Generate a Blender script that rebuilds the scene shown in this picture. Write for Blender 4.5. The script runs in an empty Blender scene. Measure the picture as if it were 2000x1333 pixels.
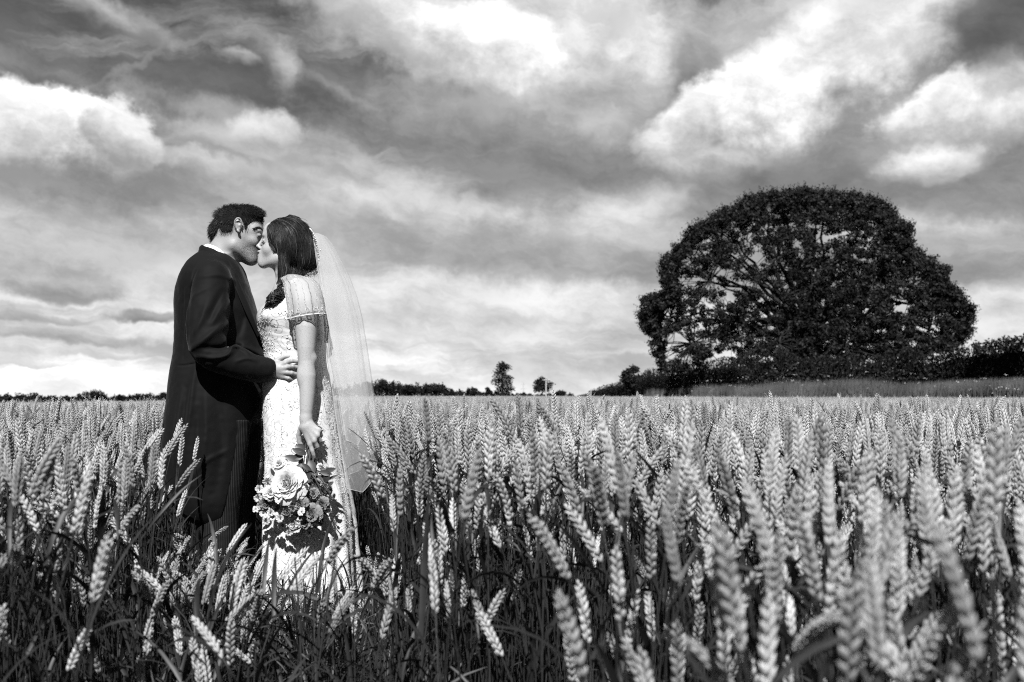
import bpy, math, random
import numpy as np
from mathutils import Vector, Matrix

# ------------------------------------------------------------------ camera, world, sun, exposure
C = bpy.context.scene.collection
SC = bpy.context.scene
PI = math.pi
FPX, CX, HY, CH = 1944.0, 1000.0, 778.0, 0.98      # photo pixels per unit tangent, centre column, horizon row, eye height
YC = 4.2                                           # distance of the couple

cam_d = bpy.data.cameras.new("camera")
cam = bpy.data.objects.new("camera", cam_d); C.objects.link(cam)
cam.location = (0, 0, CH); cam.rotation_euler = (PI/2, 0, 0)
cam_d.lens = 35; cam_d.sensor_width = 36
cam_d.shift_y = (HY-666.5)/2000
cam_d.clip_start = 0.02; cam_d.clip_end = 8000
cam_d.dof.use_dof = True; cam_d.dof.focus_distance = 4.1; cam_d.dof.aperture_fstop = 5.0
SC.camera = cam

SUN_DIR = Vector((-0.04, -0.64, 0.74)).normalized()          # towards the sun
sun_d = bpy.data.lights.new("sun", 'SUN'); sun_d.energy = 5.0; sun_d.angle = math.radians(0.5)
sun_d.color = (1.0, 1.0, 1.0)
sun = bpy.data.objects.new("sun", sun_d); C.objects.link(sun)
sun.rotation_euler = (-SUN_DIR).to_track_quat('-Z', 'Y').to_euler()

SC.view_settings.view_transform = 'Standard'; SC.view_settings.look = 'None'
SC.view_settings.exposure = 0.68; SC.view_settings.gamma = 1.0
SC.cycles.use_denoising = False; SC.cycles.pixel_filter_type = 'BLACKMAN_HARRIS'; SC.cycles.filter_width = 1.15
SC.cycles.max_bounces = 8; SC.cycles.diffuse_bounces = 2; SC.cycles.glossy_bounces = 2
SC.cycles.transparent_max_bounces = 24; SC.cycles.transmission_bounces = 3

def dir_of(px, py):
    az = math.atan((px-CX)/FPX); el = math.atan((HY-py)/FPX*math.cos(az))
    return az, el

def make_world():
    w = bpy.data.worlds.new("World"); SC.world = w; w.use_nodes = True
    nt = w.node_tree; N = nt.nodes; L = nt.links; N.clear()
    out = N.new('ShaderNodeOutputWorld'); bg = N.new('ShaderNodeBackground')
    bg.inputs['Strength'].default_value = 0.062
    L.new(bg.outputs[0], out.inputs[0])
    def math_(op, a, b=None, c=None, clamp=False):
        n = N.new('ShaderNodeMath'); n.operation = op; n.use_clamp = clamp
        for i, v in enumerate((a, b, c)):
            if v is None: continue
            if isinstance(v, (int, float)): n.inputs[i].default_value = v
            else: L.new(v, n.inputs[i])
        return n.outputs[0]
    def rng_(v, a, b, c, d, smooth=True):
        n = N.new('ShaderNodeMapRange'); n.interpolation_type = 'SMOOTHSTEP' if smooth else 'LINEAR'
        L.new(v, n.inputs[0])
        for i, x in zip((1, 2, 3, 4), (a, b, c, d)):
            if isinstance(x, (int, float)): n.inputs[i].default_value = x
            else: L.new(x, n.inputs[i])
        return n.outputs[0]
    def mixf(f, a, b):
        n = N.new('ShaderNodeMix'); n.data_type = 'FLOAT'
        for i, v in zip((0, 2, 3), (f, a, b)):
            if isinstance(v, (int, float)): n.inputs[i].default_value = v
            else: L.new(v, n.inputs[i])
        return n.outputs[0]
    def noise(vec, sc, det=6, rough=.55, dist=0.0, dim='3D'):
        n = N.new('ShaderNodeTexNoise'); n.noise_dimensions = dim
        L.new(vec, n.inputs['Vector']); n.inputs['Scale'].default_value = sc
        n.inputs['Detail'].default_value = det; n.inputs['Roughness'].default_value = rough
        n.inputs['Distortion'].default_value = dist
        return n
    def mapping(vec, loc=(0,0,0), rot=(0,0,0), sc=(1,1,1), typ='TEXTURE'):
        n = N.new('ShaderNodeMapping'); n.vector_type = typ
        L.new(vec, n.inputs[0]); n.inputs[1].default_value = loc
        n.inputs[2].default_value = rot; n.inputs[3].default_value = sc
        return n.outputs[0]
    tc = N.new('ShaderNodeTexCoord'); sep = N.new('ShaderNodeSeparateXYZ')
    L.new(tc.outputs['Generated'], sep.inputs[0])
    az = math_('ARCTAN2', sep.outputs[0], sep.outputs[1]); el = math_('ARCSINE', sep.outputs[2])
    comb = N.new('ShaderNodeCombineXYZ'); L.new(az, comb.inputs[0]); L.new(el, comb.inputs[1])
    AE = comb.outputs[0]
    # physical clear sky, turned to grey: the red-filtered dark blue of the photograph
    sky = N.new('ShaderNodeTexSky'); sky.sky_type = 'NISHITA'; sky.sun_disc = False
    sky.sun_elevation = math.asin(SUN_DIR.z); sky.sun_rotation = math.atan2(SUN_DIR.x, SUN_DIR.y)
    sky.air_density = 1.0; sky.dust_density = 0.6
    sc_ = N.new('ShaderNodeSeparateColor'); L.new(sky.outputs[0], sc_.inputs[0])
    clear = math_('MULTIPLY', sc_.outputs[0], 0.62)
    clear = math_('MINIMUM', clear, 1.7)
    # warp field
    wn = noise(AE, 7.0, 5, .6)
    wsub = N.new('ShaderNodeVectorMath'); wsub.operation = 'SUBTRACT'
    L.new(wn.outputs['Color'], wsub.inputs[0]); wsub.inputs[1].default_value = (.5, .5, .5)
    wsc = N.new('ShaderNodeVectorMath'); wsc.operation = 'SCALE'; L.new(wsub.outputs[0], wsc.inputs[0]); L.new(math_('MULTIPLY', rng_(el, .02, .30, .12, 1.0), .050), wsc.inputs['Scale'])
    wad = N.new('ShaderNodeVectorMath'); wad.operation = 'ADD'; L.new(AE, wad.inputs[0]); L.new(wsc.outputs[0], wad.inputs[1])
    w2 = noise(AE, 30.0, 4, .55)
    w2s = N.new('ShaderNodeVectorMath'); w2s.operation = 'SUBTRACT'; L.new(w2.outputs['Color'], w2s.inputs[0]); w2s.inputs[1].default_value = (.5, .5, .5)
    w2a = N.new('ShaderNodeVectorMath'); w2a.operation = 'MULTIPLY_ADD'; L.new(w2s.outputs[0], w2a.inputs[0]); w2a.inputs[1].default_value = (.032, .022, 0); L.new(wad.outputs[0], w2a.inputs[2])
    W = w2a.outputs[0]
    fb = noise(AE, 13.0, 10, .60).outputs[0]
    fb2 = noise(AE, 34.0, 9, .66).outputs[0]
    fbl = noise(AE, 5.0, 4, .5).outputs[0]
    # horizon brightening
    g = N.new('ShaderNodeValToRGB'); L.new(math_('DIVIDE', el, 0.45, clamp=True), g.inputs[0])
    cr = g.color_ramp; cr.interpolation = 'EASE'
    stops = [(0.0, .84), (.06, .82), (.16, .66), (.30, .42), (.45, .24), (.62, .14), (.80, .085), (1.0, .075)]
    while len(cr.elements) < len(stops): cr.elements.new(.5)
    for e, (p, v) in zip(cr.elements, stops): e.position = p; e.color = (v, v, v, 1)
    base = math_('ADD', math_('MULTIPLY', g.outputs[0], 9.3), math_('MULTIPLY', clear, 0.22))
    base = math_('MULTIPLY', base, rng_(fbl, .3, .7, .86, 1.12))
    cur = base
    # stretched thin cirrus veils
    for (rot, sx, sy, sc, lo, hi, amt, val) in ((-.32, 3.2, .8, 6.0, .50, .74, .65, 4.6), (.10, 4.0, .55, 7.0, .50, .70, .60, 6.8),
                                               (-.55, 3.5, .6, 9.0, .52, .74, .40, 4.2)):
        v = mapping(W, (sx, sy*3, 0), (0, 0, rot), (sx, sy, 1))
        n = noise(v, sc, 8, .62, 0).outputs[0]
        k = rng_(n, lo, hi, 0, amt)
        k = math_('MULTIPLY', k, rng_(el, .03, .12, .35, 1))
        k = math_('MULTIPLY', k, rng_(el, .44, .26, .12, 1))
        cur = mixf(k, cur, math_('MAXIMUM', cur, val))
    # flat stratus bands above the horizon, seen from the side
    v = mapping(W, (3, 1, 0), (0, 0, 0), (3.6, .42, 1)); n = noise(v, 7.0, 8, .6).outputs[0]
    k = math_('MULTIPLY', rng_(n, .47, .60, 0, .75), math_('MULTIPLY', rng_(el, .0, .03, .3, 1), rng_(el, .22, .12, 0, 1)))
    cur = mixf(k, cur, math_('MULTIPLY', cur, .62))
    # one cloud: a warped ellipse with ragged edge, a lit top and a grey base (each waits for the one before: keeps the shader small)
    def vmath(op, *a):
        n = N.new('ShaderNodeVectorMath'); n.operation = op
        for i, v in enumerate(a):
            if isinstance(v, tuple): n.inputs[i].default_value = v
            else: L.new(v, n.inputs[i])
        return n
    def cloud(px, py, rx, ry, rot=0, soft=.35, top=7, low=3.5, amt=1, rag=1.1):
        nonlocal cur
        a, e = dir_of(px, py); q = math.cos(a); ang = math.radians(rot); ca, sa = math.cos(ang), math.sin(ang); sx, sy = rx/FPX*q*q, ry/FPX*q
        V = vmath('MULTIPLY_ADD', cur, (1e-8,)*3, W).outputs[0]
        x = math_('ADD', vmath('DOT_PRODUCT', V, (ca/sx, sa/sx, 0)).outputs['Value'], -(a*ca+e*sa)/sx)
        y = math_('ADD', vmath('DOT_PRODUCT', V, (-sa/sy, ca/sy, 0)).outputs['Value'], -(-a*sa+e*ca)/sy)
        cb = N.new('ShaderNodeCombineXYZ'); L.new(x, cb.inputs[0]); L.new(y, cb.inputs[1])
        r = math_('MULTIPLY_ADD', fb, rag, vmath('LENGTH', cb.outputs[0]).outputs['Value'])
        r = math_('MULTIPLY_ADD', fb2, rag*.6, r)
        r = math_('SUBTRACT', r, rag*.8)
        k = rng_(r, 1+soft, 1-soft, 0, amt)
        sh = math_('MULTIPLY_ADD', fb2, 1.0, math_('MULTIPLY_ADD', fb, 2.6, math_('SUBTRACT', y, 1.8)))
        cur = mixf(k, cur, rng_(sh, -.9, .7, low, top))
    for c in CLOUDS: cloud(*c)
    # broad light and dark drift across the whole sky, streaked along the wind
    n = noise(mapping(W, (5, 2, 0), (0, 0, -.18), (1.7, .75, 1)), 14.0, 11, .68).outputs[0]
    cur = math_('MULTIPLY', cur, rng_(n, .36, .64, .83, 1.13))
    cur = math_('MULTIPLY', math_('POWER', math_('MULTIPLY', cur, .2), 1.15), 6.0)
    # behind and beside the camera: unseen broken cloud, darkened to weaken the fill light
    back = rng_(sep.outputs[1], .55, .25, 0, 1)
    bn = noise(tc.outputs['Generated'], 3.0, 7, .6).outputs[0]
    cur = mixf(back, cur, rng_(bn, .42, .62, .8, 2.4))
    cur = mixf(rng_(el, .0, -.02, 0, 1), cur, 1.0)
    L.new(cur, bg.inputs['Color'])

# px, py, half width, half height (photo pixels), tilt, softness, lit value, base value, amount, raggedness
CLOUDS = [
 (500, 330, 420, 70, -10, .6, 4.4, 3.2, .55, 1.6),
 (120, 420, 300, 75, 0, .5, 5.6, 4.0, .75, 1.4),
 (60, 500, 240, 60, 0, .5, 5.2, 3.3, .6, 1.4),
 (620, 330, 330, 45, -14, .5, 5.6, 3.4, .65, 2.0),
 (480, 235, 190, 26, -14, .6, 4.6, 2.8, .6, 2.2),
 (800, 420, 330, 50, -6, .5, 6.0, 3.6, .7, 1.8),
 (660, 385, 200, 20, -22, .6, 6.4, 4.0, .6, 2.4),
 (400, 330, 150, 26, -6, .4, 6.6, 3.8, .7, 1.8),
 (1080, 430, 210, 62, 3, .4, 7.2, 4.6, .85, 1.0),
 (1250, 440, 180, 60, 8, .5, 6.2, 5.0, .7, 1.0),
 (960, 500, 210, 40, -4, .5, 3.9, 3.2, .75, 1.2),
 (600, 560, 330, 40, 0, .5, 6.4, 4.6, .6, 1.6),
 (860, 590, 340, 45, 0, .5, 7.0, 5.0, .7, 1.5),
 (1140, 600, 210, 40, 2, .5, 7.4, 5.5, .7, 1.5),
 (1110, 330, 190, 70, 10, .7, 2.3, 1.9, .75, 1.2),
 (640, 170, 160, 60, 0, .8, 1.5, 1.3, .6, 1.0),
 (1830, 450, 200, 36, 3, .5, 6.4, 4.0, .8, 1.4),
 (1900, 520, 170, 34, -3, .6, 4.0, 2.8, .7, 1.3),
 (1850, 600, 200, 26, 2, .5, 7.0, 4.6, .7, 1.4),
 (1920, 405, 160, 30, 0, .6, 3.0, 2.4, .8, 1.3),
 (1050, 215, 330, 100, 6, .6, 4.2, 2.4, .75, 1.8),
 (1120, 250, 130, 36, -12, .5, 5.2, 3.0, .7, 2.2),
 (1270, 105, 230, 120, 0, .5, 5.2, 3.6, .85, 1.3),
 (860, 40, 300, 70, -12, .45, 6.4, 4.6, .9, 1.3),
 (1060, 40, 200, 90, 0, .45, 6.0, 4.8, .9, 1.2),
 (800, 70, 110, 60, -35, .35, 6.8, 4.4, .85, 1.4),
 (740, 20, 120, 50, -20, .4, 6.6, 4.6, .9, 1.5),
 (960, 112, 175, 86, -12, .2, 9.2, 4.6, 1.0, .9),
 (1180, 70, 90, 70, 20, .3, 7.0, 4.6, .9, 1.3),
 (1255, 115, 75, 80, 0, .25, 7.4, 4.4, .95, 1.2),
 (1150, 170, 120, 45, 10, .5, 5.0, 3.4, .8, 1.6),
 (960, 225, 110, 30, 0, .5, 4.8, 3.2, .7, 1.8),
 (1300, 245, 60, 36, 30, .35, 6.4, 3.6, .85, 1.6),
 (1250, 215, 120, 50, 20, .4, 4.8, 3.0, .7, 1.4),
 (1375, 95, 45, 90, -25, .6, 2.0, 1.8, .8, 1.3),
 (1340, 280, 110, 62, 10, .3, 6.4, 3.4, .95, 1.2),
 (1600, 290, 290, 62, 22, .5, 2.5, 1.9, .9, .8),
 (1430, 232, 170, 88, 20, .16, 8.4, 3.6, 1.0, 1.0),
 (1640, 152, 275, 128, 20, .13, 10.0, 2.6, 1.0, .6),
 (1730, 40, 190, 70, 8, .45, 7.0, 6.4, .85, 1.0),
 (1540, 25, 200, 60, 6, .6, 5.6, 4.6, .8, 1.2),
 (1530, 100, 120, 50, 30, .4, 8.6, 6.0, .8, 1.1),
 (1860, 300, 240, 76, 4, .45, 3.8, 2.2, .85, .9),
 (1900, 225, 190, 72, 5, .18, 8.2, 3.8, 1.0, 1.0),
 (1960, 150, 60, 45, 0, .4, 5.6, 4.2, .8, 1.2),
 (1930, 50, 90, 75, 0, .6, 1.3, 1.2, .9, .8),
 (1808, 325, 92, 36, 2, .4, 7.4, 4.2, .95, 1.6),
 (1400, 322, 110, 26, 5, .5, 5.6, 3.2, .85, 1.6),
 (150, 340, 230, 60, -4, .5, 3.1, 2.4, .9, 1.0),
 (110, 262, 215, 96, -8, .13, 10.0, 2.6, 1.0, .8),
 (255, 275, 85, 66, -18, .18, 7.6, 3.6, .95, 1.1),
 (20, 235, 120, 60, 0, .2, 9.0, 4.8, .95, 1.0),
 (520, 262, 66, 38, 0, .32, 6.8, 3.8, .85, 1.5),
 (545, 132, 34, 30, -50, .8, 4.6, 2.8, .95, 3.4),
 (462, 114, 28, 10, -15, .8, 4.0, 2.6, .9, 3.0),
 (215, 16, 130, 22, -20, .6, 4.6, 2.6, .85, 1.8),
 (300, 45, 45, 16, -35, .6, 3.8, 2.4, .65, 1.8),
 (275, 115, 105, 6, 38, .8, 3.0, 2.6, .6, .7),
 (60, 120, 120, 16, -8, .7, 2.6, 1.8, .6, 2.2),
 (690, 185, 80, 12, -25, .7, 3.4, 2.4, .6, 2.0),
 (110, 560, 140, 24, -3, .3, 4.6, 2.6, .8, 1.3),
 (285, 616, 78, 14, 0, .3, 3.6, 2.2, .9, 1.3),
 (110, 655, 190, 12, -2, .4, 4.6, 3.4, .8, 1.6),
 (30, 620, 60, 9, 0, .4, 4.6, 3.6, .8, 1.2),
 (120, 626, 55, 8, 0, .4, 4.7, 3.8, .8, 1.2),
 (200, 690, 100, 6, 0, .5, 5.2, 4.4, .75, 1.2),
 (60, 712, 90, 4, 0, .5, 5.8, 5.0, .7, 1.0),
]
make_world()

# ------------------------------------------------------------------ helpers
rng = np.random.default_rng(7)
random.seed(7)
def P(px, py, dy=0.0, Y=YC):
    """photo pixel -> point at distance Y+dy"""
    D = Y+dy
    return np.array([(px-CX)/FPX*D, D, CH+(HY-py)/FPX*D])
def T(px, py, dy=0.0): return P(px, py, dy)

def link(name, me, mats=(), parent=None, smooth=True):
    if mats is not None:
        for m in (mats if isinstance(mats, (list, tuple)) else [mats]): me.materials.append(m)
    if smooth and len(me.polygons): me.polygons.foreach_set('use_smooth', [True]*len(me.polygons))
    o = bpy.data.objects.new(name, me); C.objects.link(o)
    if parent is not None:
        o.parent = parent
        if parent.location.length > 0 or True:
            o.matrix_parent_inverse = Matrix.Translation(-parent.location)
    return o
def empty(name, loc=(0,0,0)):
    o = bpy.data.objects.new(name, None); C.objects.link(o); o.location = loc; o.empty_display_size = .1
    return o
def tag(o, label=None, cat=None, group=None, kind=None):
    if label: o['label'] = label
    if cat: o['category'] = cat
    if group: o['group'] = group
    if kind: o['kind'] = kind
    return o
def mesh_np(name, V, F):
    """V (n,3); F list of int arrays (m,k)"""
    me = bpy.data.meshes.new(name)
    V = np.asarray(V, np.float32)
    if not isinstance(F, (list, tuple)): F = [F]
    F = [np.asarray(f, np.int32) for f in F if len(f)]
    loops = np.concatenate([f.ravel() for f in F]); tot = np.concatenate([np.full(len(f), f.shape[1], np.int32) for f in F])
    start = np.concatenate([[0], np.cumsum(tot)[:-1]]).astype(np.int32)
    me.vertices.add(len(V)); me.vertices.foreach_set('co', V.ravel())
    me.loops.add(len(loops)); me.loops.foreach_set('vertex_index', loops)
    me.polygons.add(len(tot)); me.polygons.foreach_set('loop_start', start); me.polygons.foreach_set('loop_total', tot)
    me.update(calc_edges=True)
    return me
class MB:
    """collects vertices and faces (quads and tris) with a material index per piece"""
    def __init__(s): s.V = []; s.Q = []; s.Tr = []; s.n = 0; s.mq = []; s.mt = []
    def add(s, V, F, m=0):
        V = np.asarray(V, float); F = np.asarray(F, int)
        if not len(V) or not len(F): return
        s.V.append(V)
        if F.shape[1] == 4: s.Q.append(F+s.n); s.mq.append(np.full(len(F), m))
        else: s.Tr.append(F+s.n); s.mt.append(np.full(len(F), m))
        s.n += len(V)
    def mesh(s, name):
        V = np.concatenate(s.V); F = []; mi = []
        if s.Q: F.append(np.concatenate(s.Q)); mi.append(np.concatenate(s.mq))
        if s.Tr: F.append(np.concatenate(s.Tr)); mi.append(np.concatenate(s.mt))
        me = mesh_np(name, V, F); mi = np.concatenate(mi)
        if mi.max() > 0: me.polygons.foreach_set('material_index', mi.astype(np.int32))
        return me
    def build(s, name, mats, parent=None, smooth=True):
        return link(name, s.mesh(name), mats, parent, smooth)

def norm(v): 
    v = np.asarray(v, float); return v/np.maximum(np.linalg.norm(v, axis=-1, keepdims=True), 1e-9)
def tubes(paths, rad, sides=4):
    """paths (n,k,3), rad (k,) or (n,k) -> V, quads"""
    paths = np.asarray(paths, float)
    if paths.ndim == 2: paths = paths[None]
    n, k, _ = paths.shape
    t = np.gradient(paths, axis=1); t = norm(t)
    ref = np.where(np.abs(t[:, :1, 2:3]) > .8, np.array([1., 0, 0]), np.array([0, 0, 1.]))
    ref = np.broadcast_to(ref, t.shape)
    u = norm(np.cross(t, ref)); v = np.cross(t, u)
    rad = np.broadcast_to(np.asarray(rad, float), (n, k))
    a = np.arange(sides)/sides*2*PI
    V = paths[:, :, None] + rad[:, :, None, None]*(u[:, :, None]*np.cos(a)[None, None, :, None]+v[:, :, None]*np.sin(a)[None, None, :, None])
    i = np.arange(n)[:, None, None]*k*sides; j = np.arange(k-1)[None, :, None]*sides; s = np.arange(sides)[None, None, :]; s2 = (s+1) % sides
    F = np.stack([i+j+s, i+j+s2, i+j+sides+s2, i+j+sides+s], -1).reshape(-1, 4)
    return V.reshape(-1, 3), F
def spline(pts, n):
    """Catmull-Rom through pts, n samples"""
    pts = np.asarray(pts, float); m = len(pts)
    p = np.vstack([2*pts[0]-pts[1], pts, 2*pts[-1]-pts[-2]])
    t = np.linspace(0, m-1-1e-9, n); i = t.astype(int); f = (t-i)[:, None]
    a, b, c, d = p[i], p[i+1], p[i+2], p[i+3]
    return .5*((2*b)+(-a+c)*f+(2*a-5*b+4*c-d)*f*f+(-a+3*b-3*c+d)*f**3)
def grid_faces(nu, nv, close=False):
    """vertices laid out [v][u]"""
    u = np.arange(nu if close else nu-1); v = np.arange(nv-1)
    U, V_ = np.meshgrid(u, v); U2 = (U+1) % nu
    return np.stack([V_*nu+U, V_*nu+U2, (V_+1)*nu+U2, (V_+1)*nu+U], -1).reshape(-1, 4)
def icosa(c, r, sub=1):
    import bmesh
    bm = bmesh.new(); bmesh.ops.create_icosphere(bm, subdivisions=sub, radius=1)
    V = np.array([v.co[:] for v in bm.verts]); F = np.array([[v.index for v in f.verts] for f in bm.faces]); bm.free()
    return V, F

# ---- materials (the photograph is black and white: every base colour is a grey)
MATS = {}
def mat(name, v=.5, rough=.8, spec=.3, sheen=0, bump=None, var=None, objvar=0, trans=0, alpha=None, attr=None):
    if name in MATS: return MATS[name]
    m = bpy.data.materials.new(name); m.use_nodes = True; nt = m.node_tree; N = nt.nodes; L = nt.links
    b = N['Principled BSDF']; b.inputs['Base Color'].default_value = (v, v, v, 1)
    b.inputs['Roughness'].default_value = rough; b.inputs['Specular IOR Level'].default_value = spec
    if sheen: b.inputs['Sheen Weight'].default_value = sheen; b.inputs['Sheen Roughness'].default_value = .4
    tc = N.new('ShaderNodeTexCoord')
    val = None
    def mul(a, b_):
        n = N.new('ShaderNodeMath'); n.operation = 'MULTIPLY'
        for i, x in enumerate((a, b_)):
            if isinstance(x, (int, float)): n.inputs[i].default_value = x
            else: L.new(x, n.inputs[i])
        return n.outputs[0]
    if var:                                   # (scale, low, high): mottling as a factor on the colour
        n = N.new('ShaderNodeTexNoise'); L.new(tc.outputs['Object'], n.inputs[0]); n.inputs['Scale'].default_value = var[0]; n.inputs['Detail'].default_value = 5
        r = N.new('ShaderNodeMapRange'); L.new(n.outputs[0], r.inputs[0]); r.inputs[1].default_value = .3; r.inputs[2].default_value = .7
        r.inputs[3].default_value = var[1]*v; r.inputs[4].default_value = var[2]*v; val = r.outputs[0]
    if objvar:
        oi = N.new('ShaderNodeObjectInfo'); r = N.new('ShaderNodeMapRange'); L.new(oi.outputs['Random'], r.inputs[0])
        r.inputs[3].default_value = 1-objvar; r.inputs[4].default_value = 1+objvar*.6
        val = mul(val if val is not None else v, r.outputs[0])
    if attr:
        a = N.new('ShaderNodeAttribute'); a.attribute_name = attr
        val = mul(val if val is not None else v, a.outputs['Fac'])
    if val is not None:
        c = N.new('ShaderNodeCombineColor'); [L.new(val, c.inputs[i]) for i in range(3)]; L.new(c.outputs[0], b.inputs['Base Color'])
    if bump:                                  # (scale, strength, distance)
        n = N.new('ShaderNodeTexNoise'); L.new(tc.outputs['Object'], n.inputs[0]); n.inputs['Scale'].default_value = bump[0]; n.inputs['Detail'].default_value = 6
        bp = N.new('ShaderNodeBump'); L.new(n.outputs[0], bp.inputs['Height']); bp.inputs['Strength'].default_value = bump[1]; bp.inputs['Distance'].default_value = bump[2]
        L.new(bp.outputs[0], b.inputs['Normal'])
    if trans:
        tr = N.new('ShaderNodeBsdfTranslucent'); tr.inputs[0].default_value = (v*1.1, v*1.1, v*1.1, 1); mx = N.new('ShaderNodeMixShader'); mx.inputs[0].default_value = trans
        L.new(b.outputs[0], mx.inputs[1]); L.new(tr.outputs[0], mx.inputs[2]); L.new(mx.outputs[0], N['Material Output'].inputs[0])
    if alpha is not None:
        src = N['Material Output'].inputs[0].links[0].from_socket
        tp = N.new('ShaderNodeBsdfTransparent'); mx = N.new('ShaderNodeMixShader'); mx.inputs[0].default_value = alpha
        L.new(tp.outputs[0], mx.inputs[1]); L.new(src, mx.inputs[2]); L.new(mx.outputs[0], N['Material Output'].inputs[0])
    MATS[name] = m
    return m

# ---- terrain height
def ground_z(x, y):
    x = np.asarray(x, float); y = np.asarray(y, float)
    t = x/np.maximum(y, 1.0)
    s = np.interp(t, [-.9, -.5, -.34, -.13, .1, .5, .9], [-.0045, -.0045, -.0025, .0022, .0022, .0012, .0012])
    k = np.clip((y-6)/14, 0, 1); k = k*k*(3-2*k)
    return s*y*k
# ------------------------------------------------------------------ ground
M_soil = mat('soil', .018, .95, .1, var=(6, .6, 1.5), bump=(25, .8, .03))
ys = np.concatenate([np.linspace(-12, 20, 33), np.geomspace(22, 3200, 40)]); xs_n = 61
gx = []
for y in ys:
    half = max(25, y*1.1); gx.append(np.stack([np.linspace(-half, half, xs_n), np.full(xs_n, y), np.zeros(xs_n)], -1))
gv = np.concatenate(gx); gv[:, 2] = ground_z(gv[:, 0], gv[:, 1])
tag(link('ground', mesh_np('ground', gv, grid_faces(xs_n, len(ys))), M_soil), kind='structure')

# ------------------------------------------------------------------ wheat prototypes
M_ear = mat('wheat_ear', .42, .6, .35, var=(40, .7, 1.2), objvar=.50, trans=.12)
M_stem = mat('wheat_stem', .025, .6, .3, objvar=.3)
M_leaf = mat('wheat_leaf', .025, .5, .4, var=(30, .7, 1.4), objvar=.35, trans=.18)
def kernel(hi=True):
    if hi:
        rr = [(.0, .45), (.22, .95), (.5, 1.0), (.8, .6)]; sides = 6
    else:
        rr = [(.0, .5), (.4, 1.0)]; sides = 3
    V = []
    for t, r in rr:
        for s in range(sides):
            a = s/sides*2*PI; V.append((r*math.cos(a), r*math.sin(a), t))
    V.append((0, 0, 1.12)); F4 = grid_faces(sides, len(rr), True)
    top = (len(rr)-1)*sides; F3 = np.array([(top+s, top+(s+1) % sides, len(V)-1) for s in range(sides)])
    return np.array(V), F4, F3
K_HI = kernel(True); K_LO = kernel(False)
def bend_path(p0, d0, length, n, bend, side, droop=0):
    """a path whose direction turns from d0 by `bend` radians towards `side`"""
    pts = [np.array(p0, float)]; dirs = []
    for i in range(n):
        f = (i+.5)/n; a = bend*f**1.4
        d = norm(np.array(d0)*math.cos(a)+np.array(side)*math.sin(a)); dirs.append(d)
        pts.append(pts[-1]+d*length/n)
    dirs.append(dirs[-1])
    return np.array(pts), np.array(dirs)
def add_ear(mb, p0, d0, side, length, nsp, bend, r, hi=True, tw=0, m=0):
    pts, dirs = bend_path(p0, d0, length, 12, bend, side)
    K, F4, F3 = K_HI if hi else K_LO
    for i in range(nsp+1):
        t = i/nsp; q = t*11.99; j = int(q); f = q-j
        p = pts[j]*(1-f)+pts[j+1]*f; d = norm(dirs[j]*(1-f)+dirs[j+1]*f)
        b = norm(np.cross(d, side)); a_ = tw; u = b*math.cos(a_)+norm(np.cross(b, d))*math.sin(a_); v = np.cross(d, u)
        sgn = 1 if i % 2 else -1
        size = (.62+.5*math.sin(PI*min(1, t*.85+.12)))*(1 if t < .92 else .8)
        last = i == nsp
        for q2, (lat, fr) in enumerate(((1, 0), (.72, .62), (.72, -.62)) if hi else ((1, .25), (.7, -.45))):
            if last: lat *= .2; fr *= .4
            kd = norm(d*1.0+u*sgn*lat*r.uniform(.38, .54)+v*fr*r.uniform(.42, .60))
            ln = r.uniform(.0105, .0135)*size; kr = r.uniform(.0026, .0031)*size
            k1 = norm(np.cross(kd, v)); k2 = np.cross(kd, k1)
            off = p+u*sgn*lat*.0019+v*fr*.0024+d*(.0016 if q2 else 0)
            V = off+K[:, :1]*kr*k1+K[:, 1:2]*kr*.85*k2+K[:, 2:]*ln*kd
            if hi: mb.add(V, F4, m); mb.add(V, F3, m)
            else: mb.add(V, F4, m); mb.add(V, F3, m)
    return pts[-1]
# a fix for sharing vertices: triangles reuse their own copy of the ring (cheap, keeps MB simple)
def add_stem(mb, h, lean, side, r, hook=0.0, sides=5, rad=.0017, m=0, n=9):
    pts = []; d = np.array([0, 0, 1.]); p = np.zeros(3); pts.append(p)
    for i in range(n):
        f = (i+1)/n; a = lean*f**1.5+hook*max(0, (f-.72)/.28)**1.6
        d = norm(np.array([0, 0, 1.])*math.cos(a)+side*math.sin(a)); p = p+d*h/n; pts.append(p)
    pts = np.array(pts); V, F = tubes(pts, np.linspace(rad*1.25, rad*.75, n+1), sides); mb.add(V, F, m)
    return p, d, pts
def add_blade(mb, p0, az, length, width, rise, droop, r, n=7, twist=0.0, m=0):
    """an arching leaf blade"""
    out = np.array([math.cos(az), math.sin(az), 0]); sd = np.array([-math.sin(az), math.cos(az), 0])
    p = np.array(p0, float); L_, R_, Mi = [], [], []
    for i in range(n+1):
        f = i/n; a = rise-droop*f**1.3; d = out*math.cos(a)+np.array([0, 0, 1.])*math.sin(a)
        w = width*(.55+.75*f if f < .45 else (1-f)/.55*.95)**.8 * .5 if f < 1 else 0.0002
        tw = twist*f; s_ = sd*math.cos(tw)+np.cross(d, sd)*math.sin(tw)
        L_.append(p+s_*w); R_.append(p-s_*w); Mi.append(p-np.cross(d, s_)*(-w*.28))
        p = p+d*length/n
    V = np.stack([np.array(L_), np.array(Mi), np.array(R_)], 1).reshape(-1, 3)
    mb.add(V, grid_faces(3, n+1), m)

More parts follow.
